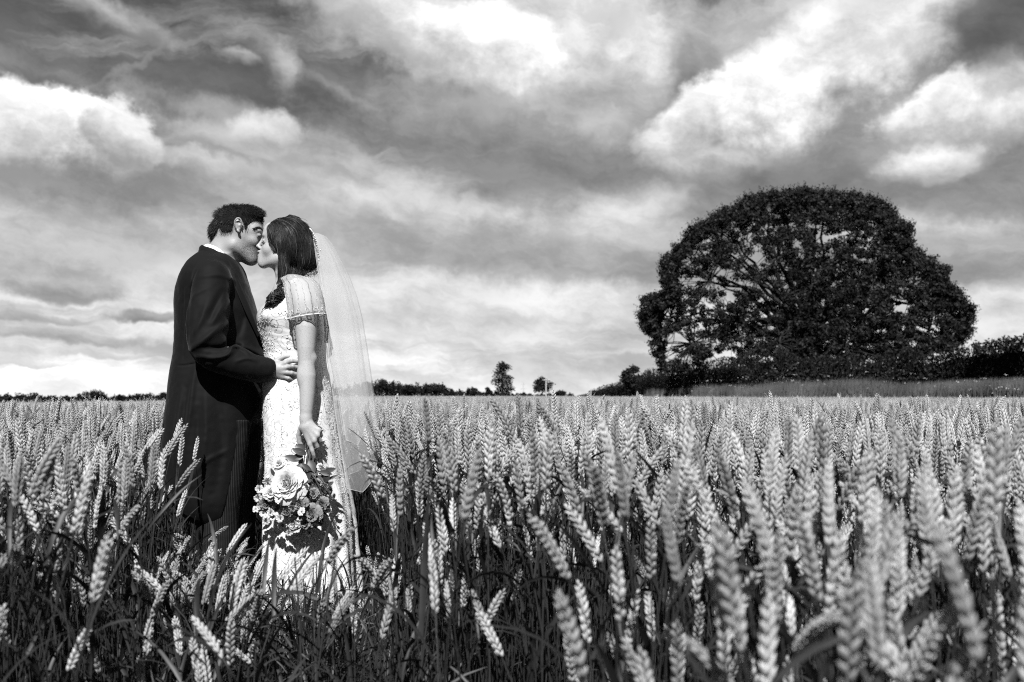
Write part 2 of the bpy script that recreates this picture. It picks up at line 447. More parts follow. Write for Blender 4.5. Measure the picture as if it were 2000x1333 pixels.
PROTO = []       # dicts with ear/stem/leaf meshes and the joined mesh
def make_proto(i, h, lean, hook, ebend, elen, nleaf, seed):
    r = random.Random(seed); side = np.array([1., 0, 0])
    e, s, l = MB(), MB(), [MB() for _ in range(nleaf)]
    p, d, pts = add_stem(s, h, lean, side, r, hook)
    sd2 = norm(side-d*np.dot(side, d)) if abs(np.dot(side, d)) < .98 else norm(np.array([0, 0, -1.])-d*(-d[2]))
    if hook > 1.0: sd2 = norm(np.array([0, 0, -1.])-d*np.dot([0, 0, -1.], d))
    add_ear(e, p, d, sd2, elen*.94, r.choice((15, 16, 18)), ebend*.6, r, True, tw=r.uniform(0, PI))
    specs = []
    for k in range(nleaf):
        f = (.86, .62, .42, .7)[k]*r.uniform(.9, 1.05); q = f*(len(pts)-1); j = min(int(q), len(pts)-2); b = pts[j]+(pts[j+1]-pts[j])*(q-j)
        add_blade(l[k], b, r.uniform(0, 2*PI), r.uniform(.15, .25), r.uniform(.008, .013), r.uniform(.9, 1.35), r.uniform(.4, 2.3), r, twist=r.uniform(-1.5, 1.5))
    j = MB()
    for mb, mi in [(e, 0), (s, 1)]+[(x, 2) for x in l]:
        off = j.n
        j.V += mb.V; j.Q += [q+off for q in mb.Q]; j.mq += [np.full(len(q), mi) for q in mb.Q]
        j.Tr += [q+off for q in mb.Tr]; j.mt += [np.full(len(q), mi) for q in mb.Tr]; j.n += mb.n
    me_e = e.mesh('wheat_ear'); me_e.materials.append(M_ear)
    me_s = s.mesh('wheat_stem'); me_s.materials.append(M_stem)
    me_l = []
    for x in l: q = x.mesh('wheat_leaf'); q.materials.append(M_leaf); me_l.append(q)
    me_j = j.mesh('wheat_joined'); [me_j.materials.append(x) for x in (M_ear, M_stem, M_leaf)]
    for q in [me_e, me_s, me_j]+me_l: q.polygons.foreach_set('use_smooth', [True]*len(q.polygons))
    PROTO.append(dict(ear=me_e, stem=me_s, leaves=me_l, joined=me_j, hook=hook, lean=lean, h=h))
# tall, upright to gently leaning
for i, a in enumerate([(.80, .06, .0, .15, .098, 2), (.81, .12, .1, .25, .105, 1), (.79, .20, .2, .35, .100, 2), (.82, .10, .35, .45, .110, 1),
                       (.80, .25, .35, .5, .095, 2), (.83, .05, .0, .1, .090, 1), (.80, .3, .5, .6, .104, 1), (.79, .15, .8, .5, .100, 2)]):
    make_proto(i, *a, seed=100+i)
# short, growing in the trodden strip
for i, a in enumerate([(.46, .15, .1, .2, .088, 3), (.52, .3, .2, .4, .092, 3), (.40, .1, .0, .2, .080, 3), (.55, .35, .4, .4, .090, 4)]):
    make_proto(8+i, *a, seed=140+i)
# leafy, no ear: tillers
def leafy_proto(seed, h, n):
    r = random.Random(seed); j = MB()
    for k in range(n):
        add_blade(j, (r.uniform(-.03, .03), r.uniform(-.03, .03), r.uniform(.0, h)), r.uniform(0, 2*PI), r.uniform(.16, .32), r.uniform(.006, .012), r.uniform(1.0, 1.45), r.uniform(.5, 2.2), r, n=8, twist=r.uniform(-1.5, 1.5), m=2)
    for k in range(2):
        side = np.array([math.cos(k*2.4), math.sin(k*2.4), 0]); add_stem(j, h+.1, .15, side, r, m=1)
    me = j.mesh('wheat_joined'); [me.materials.append(x) for x in (M_ear, M_stem, M_leaf)]
    me.polygons.foreach_set('use_smooth', [True]*len(me.polygons))
    PROTO.append(dict(joined=me, h=h))
for s_ in range(4): leafy_proto(170+s_, .42 if s_ < 2 else .28, 6)
# clumps for the distance
def clump_proto(seed, half, n, lo=False, leaves=20, low_cut=.0):
    r = random.Random(seed); j = MB()
    for k in range(n):
        x, y = r.uniform(-half, half), r.uniform(-half, half); a = r.uniform(0, 2*PI); side = np.array([math.cos(a), math.sin(a), 0])
        lean = r.uniform(0, .3); h = r.gauss(.795, .025); hook = r.choice((0, .2, .4, .8)); sub = MB()
        p, d, pts = add_stem(sub, h, lean, side, r, hook, sides=3, rad=.002, n=5, m=1)
        sd2 = norm(side-d*np.dot(side, d)+1e-6)
        add_ear(sub, p, d, sd2, r.uniform(.085, .108), 9 if not lo else 6, r.uniform(.1, .5), r, False, tw=r.uniform(0, PI))
        for q in range(len(sub.V)): sub.V[q] = sub.V[q]+np.array([x, y, 0])*1.0
        off = j.n; j.V += sub.V; j.Q += [q+off for q in sub.Q]; j.mq += sub.mq; j.Tr += [q+off for q in sub.Tr]; j.mt += sub.mt; j.n += sub.n
    for k in range(leaves):
        add_blade(j, (r.uniform(-half, half), r.uniform(-half, half), r.uniform(.45, .62)), r.uniform(0, 2*PI), r.uniform(.15, .25), .012, r.uniform(.9, 1.4), r.uniform(.2, 1.6), r, n=4, m=2)
    me = j.mesh('wheat_joined'); [me.materials.append(x) for x in (M_ear, M_stem, M_leaf)]
    PROTO.append(dict(joined=me, h=.8))
for s_ in range(4): clump_proto(200+s_, .25, 60)              # 16..19
for s_ in range(3): clump_proto(220+s_, 1.0, 300, True, 60)   # 20..22

# middle height, filling the rows below the canopy: 23..26
for i, a in enumerate([(.62, .12, .1, .2, .090, 1), (.68, .22, .1, .35, .098, 2), (.55, .16, .2, .3, .086, 1), (.72, .08, .0, .15, .094, 1)]):
    make_proto(23+i, *a, seed=180+i)

# ------------------------------------------------------------------ where the wheat grows
pts_, rz_, sc_, id_, tilt_ = [], [], [], [], []
R = np.random.default_rng(11)
# single plants, 0.45 to 8 m
n0 = 60000
X = R.uniform(-7.5, 7.5, n0); Y = R.uniform(-1.0, 8.2, n0)
t = X/np.maximum(Y, .05); px = CX+FPX*t
inside = (np.abs(X) < .68*np.maximum(Y, 0)+.9)
dcam = np.hypot(X, Y)
keep = inside & (dcam > .42)
keep &= R.random(n0) < np.where(Y < 4.5, .82, .60)
# the strip trodden by the couple and the photographer
def strip(X, Y):
    """1 inside the trodden strip, 0 outside"""
    xl = np.interp(Y, [-1, 0, .8, 1.3, 2.0, 3.0, 4.0, 4.5], [-.45, -.45, -.62, -.66, -.78, -1.05, -1.46, -1.40])
    xr = np.interp(Y, [-1, 0, .6, 1.2, 2.0, 3.0, 3.7, 4.5], [.16, .10, .02, -.07, -.19, -.36, -.47, -.57])
    e = np.minimum(X-xl, xr-X)
    return np.clip(e/.10+.5, 0, 1)*(Y < 4.42)
S = np.maximum(strip(X, Y), ((px > 470) & (px < 772) & (Y < 4.1) & (Y > 0))*1.0)
# nobody's wheat under the feet
body = (np.hypot((X+1.21)/.20, (Y-4.2)/.22) < 1) | (np.hypot((X+.86)/.30, (Y-4.18)/.27) < 1)
keep &= ~body
lowz = S > .5
near_strip = lowz & (Y < 1.75)
keep &= ~(near_strip & (R.random(n0) < .97))
keep &= ~(lowz & (Y >= 1.75) & (R.random(n0) < np.where(Y < 3.0, .45, .12)))
# the nearest rows: nearer on the right than in the middle
keep &= ~((px > 900) & (Y < np.interp(px, [900, 1100, 1300, 1500, 2000], [1.9, 1.5, 1.15, .78, .58])) & (Y > 0))
keep &= ~((px < 420) & (Y < np.interp(px, [0, 200, 420], [1.15, 1.5, 2.0])) & (Y > 0) & (X > -1.1))
idx = np.where(keep)[0]
X, Y, S = X[idx], Y[idx], S[idx]; px = px[idx]
low = S > .5
k = R.random(len(X))
pid = np.where(low, np.where(k < np.where((px > 480) & (px < 745), .20, np.where(Y < 2.3, .5, .75)), R.integers(8, 12, len(X)), R.integers(12, 16, len(X))),
               np.where(k < .50, R.choice([0, 1, 2, 3, 4, 5, 6, 7], len(X), p=[.24, .22, .14, .12, .05, .18, .04, .01]), np.where(k < .93, R.integers(23, 27, len(X)), R.integers(12, 16, len(X)))))
scl = np.where(low, R.normal(1.0, .10, len(X)), R.normal(1.0, .035, len(X)))
# in the strip, wheat closest to the camera must stay low enough to show the gown
zmax = .98-(np.where((px > 480) & (px < 745), 1115, 1070)-778)/1944*Y
scl = np.where(low, scl*np.clip(zmax/.60, .5, 1.1), scl)
scl = np.where((~low) & (px < 420) & (Y < 3.5), scl*.955, scl)
rot = R.uniform(0, 2*PI, len(X))
# most ears nod away from the wind
wind = R.random(len(X)) < .12
rot = np.where(wind, R.normal(.3, .8, len(X)), rot)
tx = R.normal(0, .07, len(X)); ty = R.normal(0, .07, len(X))
tall = (~low) & (R.random(len(X)) < .012) & (Y > 1.6)
scl = np.where((~low) & (Y < 1.4) & (Y > 0), scl*.965, scl)
scl = np.where(tall & (px > 900), scl*1.10, scl)

# the 300 that show largest are plants of their own
vis = (px > -40) & (px < 2040) & (Y > .4) & ((pid < 12) | (pid > 22))
top_py = HY+FPX*(CH-.88)/np.maximum(Y, .1)
vis &= top_py < 1400
order = np.argsort(np.where(vis, Y, 1e9))[:300]
own = np.zeros(len(X), bool); own[order] = True

def zone(px):
    for lim, w in ((160, "at the field's left edge"), (330, "left of the groom's coat"), (520, "below the groom"), (760, "below the bride"), (1000, "right of the veil"),
                   (1250, "left of the oak"), (1500, "below the oak's left half"), (1750, "below the oak's middle"), (9999, "below the oak's right end")):
        if px < lim: return w
def state(pid): return ('straight', 'slightly leaning', 'leaning', 'curved', 'deeply leaning', 'stiff erect', 'arching', 'hooked', 'short upright', 'short leaning', 'stunted', 'short nodding')[pid] if pid < 12 else ('lower upright', 'lower leaning', 'low small', 'lower straight')[pid-23]
def dist_word(Y): return 'heavily blurred' if Y < .9 else 'blurred' if Y < 1.3 else 'softly focused' if Y < 1.8 else 'sharp'
keys = {}
for i in order: keys.setdefault((dist_word(Y[i]), state(pid[i]), zone(px[i])), []).append(i)
ORD = ['leftmost', 'second', 'third', 'fourth', 'fifth', 'sixth', 'seventh', 'eighth', 'ninth', 'tenth', 'eleventh', 'twelfth', 'thirteenth', 'fourteenth', 'fifteenth']
LAB = {}
for (dw, st, zn), L_ in keys.items():
    L_ = sorted(L_, key=lambda i: px[i])
    for n_, i in enumerate(L_): LAB[i] = f"{dw} {st} ear of wheat {zn}" if len(L_) == 1 else f"{ORD[min(n_, 14)]}{'' if n_ == 0 else ' from left'} of the {dw} {st} ears {zn}"
for i in order:
    e = empty('wheat_plant', (X[i], Y[i], float(ground_z(X[i], Y[i]))))
    e.rotation_euler = (tx[i], ty[i], rot[i]); e.scale = (scl[i],)*3
    p = PROTO[pid[i]]
    tag(e, LAB[i], 'wheat', 'ears of wheat in the front rows of the field')
    for nm, me in [('ear', p['ear']), ('stem', p['stem'])]+[('leaf', q) for q in p['leaves']]:
        o = bpy.data.objects.new(nm, me); C.objects.link(o); o.parent = e
m_ = ~own
pts_.append(np.stack([X[m_], Y[m_], ground_z(X[m_], Y[m_])], -1)); rz_.append(rot[m_]); sc_.append(scl[m_]); id_.append(pid[m_]); tilt_.append(np.stack([tx[m_], ty[m_]], -1))
# clumps 8 to 30 m
n1 = 9000
Y1 = np.sqrt(R.uniform(7.8**2, 28**2, n1)); X1 = R.uniform(-.80, .80, n1)*Y1
area = .5*(28**2-7.8**2)*1.6; per = n1/area  # clumps per m2
pts_.append(np.stack([X1, Y1, ground_z(X1, Y1)], -1)); rz_.append(R.uniform(0, 2*PI, n1)); sc_.append(R.normal(1.0, .03, n1)); id_.append(R.integers(16, 20, n1)); tilt_.append(R.normal(0, .03, (n1, 2)))
# wide patches 26 to 230 m, thinner far away
n2 = 7000
Y2 = 26+ (230-26)*R.random(n2)**1.35; X2 = R.uniform(-.85, .85, n2)*Y2
hedge_y = 75.0
ok = ~((X2/Y2 > .08) & (Y2 > np.interp(X2/Y2, [.08, .14, .2, .3, .5, .9], [230, 130, 70, 56, 40, 36])))
X2, Y2 = X2[ok], Y2[ok]; n2 = len(X2)
pts_.append(np.stack([X2, Y2, ground_z(X2, Y2)], -1)); rz_.append(R.uniform(0, 2*PI, n2)); sc_.append(R.normal(1.0, .03, n2)); id_.append(R.integers(20, 23, n2)); tilt_.append(np.zeros((n2, 2)))

A = np.concatenate(pts_); rz = np.concatenate(rz_); sc = np.concatenate(sc_); ids = np.concatenate(id_); tl = np.concatenate(tilt_)
me = bpy.data.meshes.new('wheat_field'); me.vertices.add(len(A)); me.vertices.foreach_set('co', A.astype(np.float32).ravel())
a = me.attributes.new('pid', 'INT', 'POINT'); a.data.foreach_set('value', ids.astype(np.int32))
a = me.attributes.new('rot', 'FLOAT_VECTOR', 'POINT'); a.data.foreach_set('vector', np.stack([tl[:, 0], tl[:, 1], rz], -1).astype(np.float32).ravel())
a = me.attributes.new('scl', 'FLOAT', 'POINT'); a.data.foreach_set('value', sc.astype(np.float32))
me.update()
wf = bpy.data.objects.new('wheat_field', me); C.objects.link(wf)
tag(wf, 'standing field of ripe wheat reaching back to the trees', 'wheat field', kind='stuff')
ng = bpy.data.node_groups.new('scatter', 'GeometryNodeTree')
ng.interface.new_socket('Geometry', in_out='INPUT', socket_type='NodeSocketGeometry'); ng.interface.new_socket('Geometry', in_out='OUTPUT', socket_type='NodeSocketGeometry')
N, L = ng.nodes, ng.links
gi = N.new('NodeGroupInput'); go = N.new('NodeGroupOutput'); jn = N.new('GeometryNodeJoinGeometry')
def nattr(nm, ty):
    n = N.new('GeometryNodeInputNamedAttribute'); n.data_type = ty; n.inputs[0].default_value = nm; return n.outputs[0]
ap, ar, as_ = nattr('pid', 'INT'), nattr('rot', 'FLOAT_VECTOR'), nattr('scl', 'FLOAT')
e2r = N.new('FunctionNodeEulerToRotation'); L.new(ar, e2r.inputs[0])
for i, p in enumerate(PROTO):
    o = bpy.data.objects.new('wheat_source', p['joined'])
    oi = N.new('GeometryNodeObjectInfo'); oi.inputs[0].default_value = o; oi.inputs['As Instance'].default_value = True
    cmp_ = N.new('FunctionNodeCompare'); cmp_.data_type = 'INT'; cmp_.operation = 'EQUAL'
    ia = [s for s in cmp_.inputs if s.type == 'INT']; L.new(ap, ia[0]); ia[1].default_value = i
    ip = N.new('GeometryNodeInstanceOnPoints'); L.new(gi.outputs[0], ip.inputs['Points']); L.new(cmp_.outputs[0], ip.inputs['Selection'])
    L.new(oi.outputs['Geometry'], ip.inputs['Instance']); L.new(e2r.outputs[0], ip.inputs['Rotation']); L.new(as_, ip.inputs['Scale'])
    L.new(ip.outputs[0], jn.inputs[0])
L.new(jn.outputs[0], go.inputs[0])
md = wf.modifiers.new('scatter', 'NODES'); md.node_group = ng
print('wheat', len(A), 'own', len(order), 'farthest own', Y[order].max())
# ------------------------------------------------------------------ implicit surfaces for bodies and tailored cloth
class Field:
    def __init__(s, lo, hi, vox):
        s.lo = np.array(lo, float); s.vox = vox; s.dim = np.ceil((np.array(hi, float)-s.lo)/vox).astype(int)+1
        s.f = np.full(tuple(s.dim), .06, np.float32)
    def _sl(s, lo, hi, pad):
        a = np.clip(np.floor((np.array(lo)-pad-s.lo)/s.vox).astype(int), 0, s.dim-1); b = np.clip(np.ceil((np.array(hi)+pad-s.lo)/s.vox).astype(int)+1, 1, s.dim)
        b = np.maximum(b, a+1)
        sl = tuple(slice(i, j) for i, j in zip(a, b))
        g = [s.lo[i]+np.arange(a[i], b[i])*s.vox for i in range(3)]
        return sl, g[0][:, None, None].astype(np.float32), g[1][None, :, None].astype(np.float32), g[2][None, None, :].astype(np.float32)
    def put(s, lo, hi, fn, k=.01, sub=False):
        sl, x, y, z = s._sl(lo, hi, k+s.vox*3)
        d = fn(x, y, z).astype(np.float32); a = s.f[sl]
        d = np.broadcast_to(d, a.shape)
        if sub: d = -d; h = np.clip(.5-.5*(d-a)/max(k, 1e-5), 0, 1); s.f[sl] = a*(1-(1-h))*1.0+0 if False else (d*(1-h)+a*h)+k*h*(1-h)
        else: h = np.clip(.5+.5*(d-a)/max(k, 1e-5), 0, 1); s.f[sl] = np.minimum((d*(1-h)+a*h)-k*h*(1-h), .06)
    def cap(s, a, b, ra, rb=None, k=.01, sub=False):
        rb = ra if rb is None else rb
        a = np.array(a, float); b = np.array(b, float); d = b-a; L2 = max(d@d, 1e-9)
        def fn(x, y, z):
            t = np.clip(((x-a[0])*d[0]+(y-a[1])*d[1]+(z-a[2])*d[2])/L2, 0, 1)
            return np.sqrt((x-a[0]-t*d[0])**2+(y-a[1]-t*d[1])**2+(z-a[2]-t*d[2])**2)-(ra+(rb-ra)*t)
        m = max(ra, rb); s.put(np.minimum(a, b)-m, np.maximum(a, b)+m, fn, k, sub)
    def chain(s, pts, rad, k=.01, sub=False):
        pts = np.asarray(pts, float)
        if len(pts) == 3: pts_, rad = spline(pts, 3), np.broadcast_to(rad, (3,))
        rad = np.broadcast_to(rad, (len(pts),)).astype(float); m = rad.max()
        def fn(x, y, z):
            r = None
            for i in range(len(pts)-1):
                a, b = pts[i], pts[i+1]; d = b-a; L2 = max(d@d, 1e-9)
                t = np.clip(((x-a[0])*d[0]+(y-a[1])*d[1]+(z-a[2])*d[2])/L2, 0, 1)
                q = np.sqrt((x-a[0]-t*d[0])**2+(y-a[1]-t*d[1])**2+(z-a[2]-t*d[2])**2)-(rad[i]+(rad[i+1]-rad[i])*t)
                r = q if r is None else np.minimum(r, q)
            return r
        s.put(pts.min(0)-m, pts.max(0)+m, fn, k, sub)
    def fold(s, pts, w, amp, n=90, side=-1):
        """a soft ridge (amp > 0) or crease (amp < 0) along a curve, on the side of the cloth towards `side`"""
        c = spline([T(p[0], p[1], -.2)[[0, 2]] for p in pts], n); tp = np.sin(np.linspace(.12, PI-.12, n))**.6
        lo = (c[:, 0].min()-3*w, YC-.5 if side < 0 else YC, c[:, 1].min()-3*w); hi = (c[:, 0].max()+3*w, YC if side < 0 else YC+.5, c[:, 1].max()+3*w)
        sl, x, y, z = s._sl(lo, hi, 0); X_, Z_ = np.broadcast_arrays(x[:, 0], z[0]); best = np.zeros(X_.shape)
        for (cx, cz), t in zip(c, tp): best = np.maximum(best, t*np.exp(-((X_-cx)**2+(Z_-cz)**2)/w**2))
        s.f[sl] = s.f[sl]-amp*best[:, None, :]
    def ell(s, c, r, k=.01, rot=None, sub=False):
        c = np.array(c, float); r = np.array(r, float); Rm = np.eye(3) if rot is None else np.array(rot)
        def fn(x, y, z):
            X_, Y_, Z_ = x-c[0], y-c[1], z-c[2]
            p = [X_*Rm[0, i]+Y_*Rm[1, i]+Z_*Rm[2, i] for i in range(3)]
            k0 = np.sqrt(sum((p[i]/r[i])**2 for i in range(3))); k1 = np.sqrt(sum((p[i]/r[i]**2)**2 for i in range(3)))
            return k0*(k0-1)/np.maximum(k1, 1e-6)
        m = r.max(); s.put(c-m, c+m, fn, k, sub)
    def sample(s, p):
        q = (np.asarray(p)-s.lo)/s.vox; q = np.clip(q, 0, s.dim-1.001); i = q.astype(int); f = q-i
        r = 0
        for a in (0, 1):
            for b in (0, 1):
                for c in (0, 1):
                    w = (f[:, 0] if a else 1-f[:, 0])*(f[:, 1] if b else 1-f[:, 1])*(f[:, 2] if c else 1-f[:, 2])
                    r = r+w*s.f[i[:, 0]+a, i[:, 1]+b, i[:, 2]+c]
        return r
    def grad(s, p, e=.004):
        g = np.stack([s.sample(p+np.eye(3)[i]*e)-s.sample(p-np.eye(3)[i]*e) for i in range(3)], -1); return norm(g)
    def noise(s, amp, scale, seed=0, aniso=(1, 1, 1)):
        """value noise added to the field near the surface: cloth and skin relief"""
        r = np.random.default_rng(seed); n = [int(s.dim[i]*s.vox/(scale*aniso[i]))+3 for i in range(3)]
        lat = r.uniform(-1, 1, n).astype(np.float32)
        ax = [np.arange(s.dim[i])*s.vox/(scale*aniso[i]) for i in range(3)]; out = lat
        for i in range(3):
            q = ax[i].astype(int); f = ax[i]-q; f = f*f*(3-2*f); sh = [1, 1, 1]; sh[i] = -1; f = f.reshape(sh).astype(np.float32)
            out = np.take(out, q, axis=i)*(1-f)+np.take(out, q+1, axis=i)*f
        near = np.abs(s.f) < .03
        s.f = np.where(near, s.f+amp*out, s.f).astype(np.float32)
    def surface(s):
        f = s.f; f = f.copy()
        f[0] = f[-1] = .06; f[:, 0] = f[:, -1] = .06; f[:, :, 0] = f[:, :, -1] = .06
        ins = f < 0; nx, ny, nz = f.shape
        cells = np.zeros((nx-1, ny-1, nz-1), bool)
        cnt = np.zeros(cells.shape, np.uint8)
        for a in (0, 1):
            for b in (0, 1):
                for c in (0, 1): cnt += ins[a:nx-1+a, b:ny-1+b, c:nz-1+c]
        cells = (cnt > 0) & (cnt < 8); del cnt
        ci = np.argwhere(cells); idx = np.full(cells.shape, -1, np.int32); idx[tuple(ci.T)] = np.arange(len(ci))
        acc = np.zeros((len(ci), 3)); num = np.zeros(len(ci))
        corners = [(a, b, c) for a in (0, 1) for b in (0, 1) for c in (0, 1)]
        for i, A_ in enumerate(corners):
            for B_ in corners[i+1:]:
                if sum(abs(p-q) for p, q in zip(A_, B_)) != 1: continue
                fa = f[ci[:, 0]+A_[0], ci[:, 1]+A_[1], ci[:, 2]+A_[2]]; fb = f[ci[:, 0]+B_[0], ci[:, 1]+B_[1], ci[:, 2]+B_[2]]
                m = (fa < 0) != (fb < 0); t = np.where(m, fa/np.where(fa-fb == 0, 1, fa-fb), 0)
                p = np.array(A_)+t[:, None]*(np.array(B_)-np.array(A_)); acc += p*m[:, None]; num += m
        V = s.lo+(ci+acc/num[:, None])*s.vox
        Q = []
        for ax in range(3):
            sl0 = [slice(None)]*3; sl1 = [slice(None)]*3; sl0[ax] = slice(0, -1); sl1[ax] = slice(1, None)
            a = ins[tuple(sl0)]; b = ins[tuple(sl1)]; e = np.argwhere(a != b)
            o1, o2 = (ax+1) % 3, (ax+2) % 3
            e = e[(e[:, o1] > 0) & (e[:, o2] > 0)]
            d1 = np.zeros(3, int); d1[o1] = 1; d2 = np.zeros(3, int); d2[o2] = 1
            q = [idx[tuple((e-d).T)] for d in (d1*0, d1, d1+d2, d2)]
            q = np.stack(q, -1); fl = a[tuple(e.T)]; q[~fl] = q[~fl][:, ::-1]
            Q.append(q)
        Q = np.concatenate(Q); Q = Q[(Q >= 0).all(1)]
        return V, Q
    def mesh(s, name): V, Q = s.surface(); return mesh_np(name, V, Q), V
def stack(F_, rows, k=.02, sup=2.0, add=0.0, dy=0.0):
    """rows: (photo row, left px, right px, half depth m[, depth offset]) -> a body of soft elliptical sections"""
    rows = sorted(rows, key=lambda r: -r[0])
    z = np.array([T(1000, r[0])[2] for r in rows]); xl = np.array([T(r[1], r[0])[0] for r in rows]); xr = np.array([T(r[2], r[0])[0] for r in rows])
    b = np.array([r[3] for r in rows]); cy = np.array([r[4] if len(r) > 4 else 0 for r in rows])+YC+dy
    zz = np.linspace(z[0], z[-1], 200)
    def sm(v):
        q = np.interp(zz, z, v); kk = np.hanning(15); kk /= kk.sum(); return np.convolve(np.pad(q, 7, mode='reflect', reflect_type='odd'), kk, 'valid')
    xl, xr, b, cy = sm(xl), sm(xr), sm(b), sm(cy); c, a = (xl+xr)/2, (xr-xl)/2+add; b = b+add
    lo = (xl.min()-add, (cy-b).min(), z[0]); hi = (xr.max()+add, (cy+b).max(), z[-1])
    def fn(x, y, Z):
        q = np.clip(Z, z[0], z[-1]); C_, A_, B_, Y_ = (np.interp(q, zz, v) for v in (c, a, b, cy))
        e = (np.abs((x-C_)/A_)**sup+np.abs((y-Y_)/B_)**sup)**(1/sup)
        return np.maximum((e-1)*np.minimum(A_, B_), np.maximum(Z-z[-1], z[0]-Z))
    F_.put(lo, hi, fn, k)
    return dict(zz=zz, c=c, a=a, b=b, cy=cy)
def color_attr(me, vals, name='tint'):
    a = me.attributes.new(name, 'FLOAT', 'POINT'); a.data.foreach_set('value', np.asarray(vals, np.float32))
def topx(V):
    """world -> photo pixel"""
    return CX+FPX*V[:, 0]/V[:, 1], HY-FPX*(V[:, 2]-CH)/V[:, 1]
def blob(V, c, r):
    return np.exp(-(((V-np.array(c))/r)**2).sum(1))

M_skin = mat('skin', .30, .5, .4, attr='tint', bump=(220, .25, .002))
M_skinb = mat('skin_freckled', .38, .5, .4, attr='tint', bump=(260, .2, .002))
def add_freckles(m, amt=.5):
    nt = m.node_tree; N, L = nt.nodes, nt.links; b = N['Principled BSDF']; src = b.inputs['Base Color'].links[0].from_socket
    tc = N.new('ShaderNodeTexCoord'); v = N.new('ShaderNodeTexNoise'); L.new(tc.outputs['Object'], v.inputs[0]); v.inputs['Scale'].default_value = 260; v.inputs['Detail'].default_value = 3
    r = N.new('ShaderNodeMapRange'); L.new(v.outputs[0], r.inputs[0]); r.inputs[1].default_value = .54; r.inputs[2].default_value = .66; r.inputs[3].default_value = 1; r.inputs[4].default_value = 1-amt
    mx = N.new('ShaderNodeVectorMath'); mx.operation = 'MULTIPLY'; L.new(src, mx.inputs[0]); L.new(r.outputs[0], mx.inputs[1]); L.new(mx.outputs[0], b.inputs['Base Color'])
add_freckles(M_skinb, .22)
def add_stubble(m):
    nt = m.node_tree; N, L = nt.nodes, nt.links; b = N['Principled BSDF']; src = b.inputs['Base Color'].links[0].from_socket
    tc = N.new('ShaderNodeTexCoord'); v = N.new('ShaderNodeTexNoise'); L.new(tc.outputs['Object'], v.inputs[0]); v.inputs['Scale'].default_value = 420; v.inputs['Detail'].default_value = 2
    r = N.new('ShaderNodeMapRange'); L.new(v.outputs[0], r.inputs[0]); r.inputs[1].default_value = .40; r.inputs[2].default_value = .60; r.inputs[3].default_value = .15; r.inputs[4].default_value = .85
    at = N.new('ShaderNodeAttribute'); at.attribute_name = 'beard'; mx = N.new('ShaderNodeMix'); mx.data_type = 'FLOAT'; L.new(at.outputs['Fac'], mx.inputs[0]); mx.inputs[2].default_value = 1; L.new(r.outputs[0], mx.inputs[3])
    mu = N.new('ShaderNodeVectorMath'); mu.operation = 'MULTIPLY'; L.new(src, mu.inputs[0]); L.new(mx.outputs[0], mu.inputs[1]); L.new(mu.outputs[0], b.inputs['Base Color'])
add_stubble(M_skin)
M_coat = mat('coat_cloth', .005, .75, .12, sheen=.05, bump=(350, .3, .001))
M_shirt = mat('shirt_cloth', .8, .6, .3)
M_hairm = mat('dark_hair', .010, .5, .35); M_scalp = mat('scalp_hair', .008, .9, .1)
M_hairb = mat('brown_hair', .014, .5, .35)
M_strand = mat('painted_highlight', .14, .5, .3)  # paler strand colour stands in for highlights on the dark hair
M_black = mat('black_leather', .02, .3, .5)

# ==================================================================== GROOM
G = Field((-1.62, 3.80, -.01), (-.80, 4.60, 1.84), .0034)
# head and neck
G.ell(T(461, 444, .015), (.094, .074, .085), .01)
G.ell(T(477, 470, .015), (.056, .060, .074), .03)
G.ell(T(500, 452, .015), (.030, .052, .045), .03)                                       # brow and temples
for s_ in (-1, 1):
    G.cap(T(457, 480, .015+s_*.052), T(490, 506, .015+s_*.020), .022, .019, .028)         # jaw
    G.ell(T(494, 472, .015+s_*.036), (.022, .018, .020), .02)                             # cheekbone
    G.ell(T(505, 452, .015+s_*.026), (.013, .020, .007), .012)                            # brow
    G.ell(T(510, 459.5, .015+s_*.031), (.012, .014, .010), .006, sub=True)                  # eye socket
    G.ell(T(505.5, 460, .015+s_*.030), (.010, .0125, .009), .003)                           # closed lid
G.cap(T(492, 509, .002), T(492, 509, .028), .019, .019, .02)
G.ell(T(486, 499, .015), (.045, .040, .036), .02)
G.cap(T(508, 460, .020), T(515, 479, .030), .009, .0105, .012)                            # nose
G.ell(T(516, 481, .031), (.011, .011, .009), .008)
for s_ in (-1, 1): G.ell(T(511, 484, .029+s_*.009), (.008, .006, .006), .005)
G.ell(T(501.5, 495.5, .020), (.011, .021, .0065), .006); G.ell(T(500.5, 500.5, .018), (.010, .018, .0065), .005)
G.cap(T(448, 468, .01), T(428, 512, 0), .058, .066, .03)
# ear: a cupped shell with helix, antihelix and lobe
ec = T(464.5, 440, -.060)
G.ell(ec, (.014, .008, .026), .006, rot=Matrix.Rotation(math.radians(-8), 3, 'Y'))
hel = [T(*q) for q in ((460.5, 447, -.062), (458.5, 439, -.071), (459.5, 431, -.075), (464.5, 426.5, -.076), (470, 428.5, -.073), (471.5, 435, -.070), (470.0, 441, -.067))]
G.ell(T(496, 486, .017), (.028, .040, .034), .02)
G.chain(spline(hel, 14), .0036, .003)
G.ell(T(465, 435.5, -.073), (.0085, .006, .013), .003, sub=True)
G.ell(T(467.5, 444, -.072), (.007, .008, .007), .003, sub=True)
G.cap(T(461.5, 437, -.070), T(463.0, 447, -.069), .0032, .0028, .003)
G.cap(T(464.5, 450.5, -.068), T(466.5, 452.5, -.068), .0055, .005, .004)
G.cap(T(471, 441, -.066), T(471.5, 444, -.066), .0035, .003, .003)
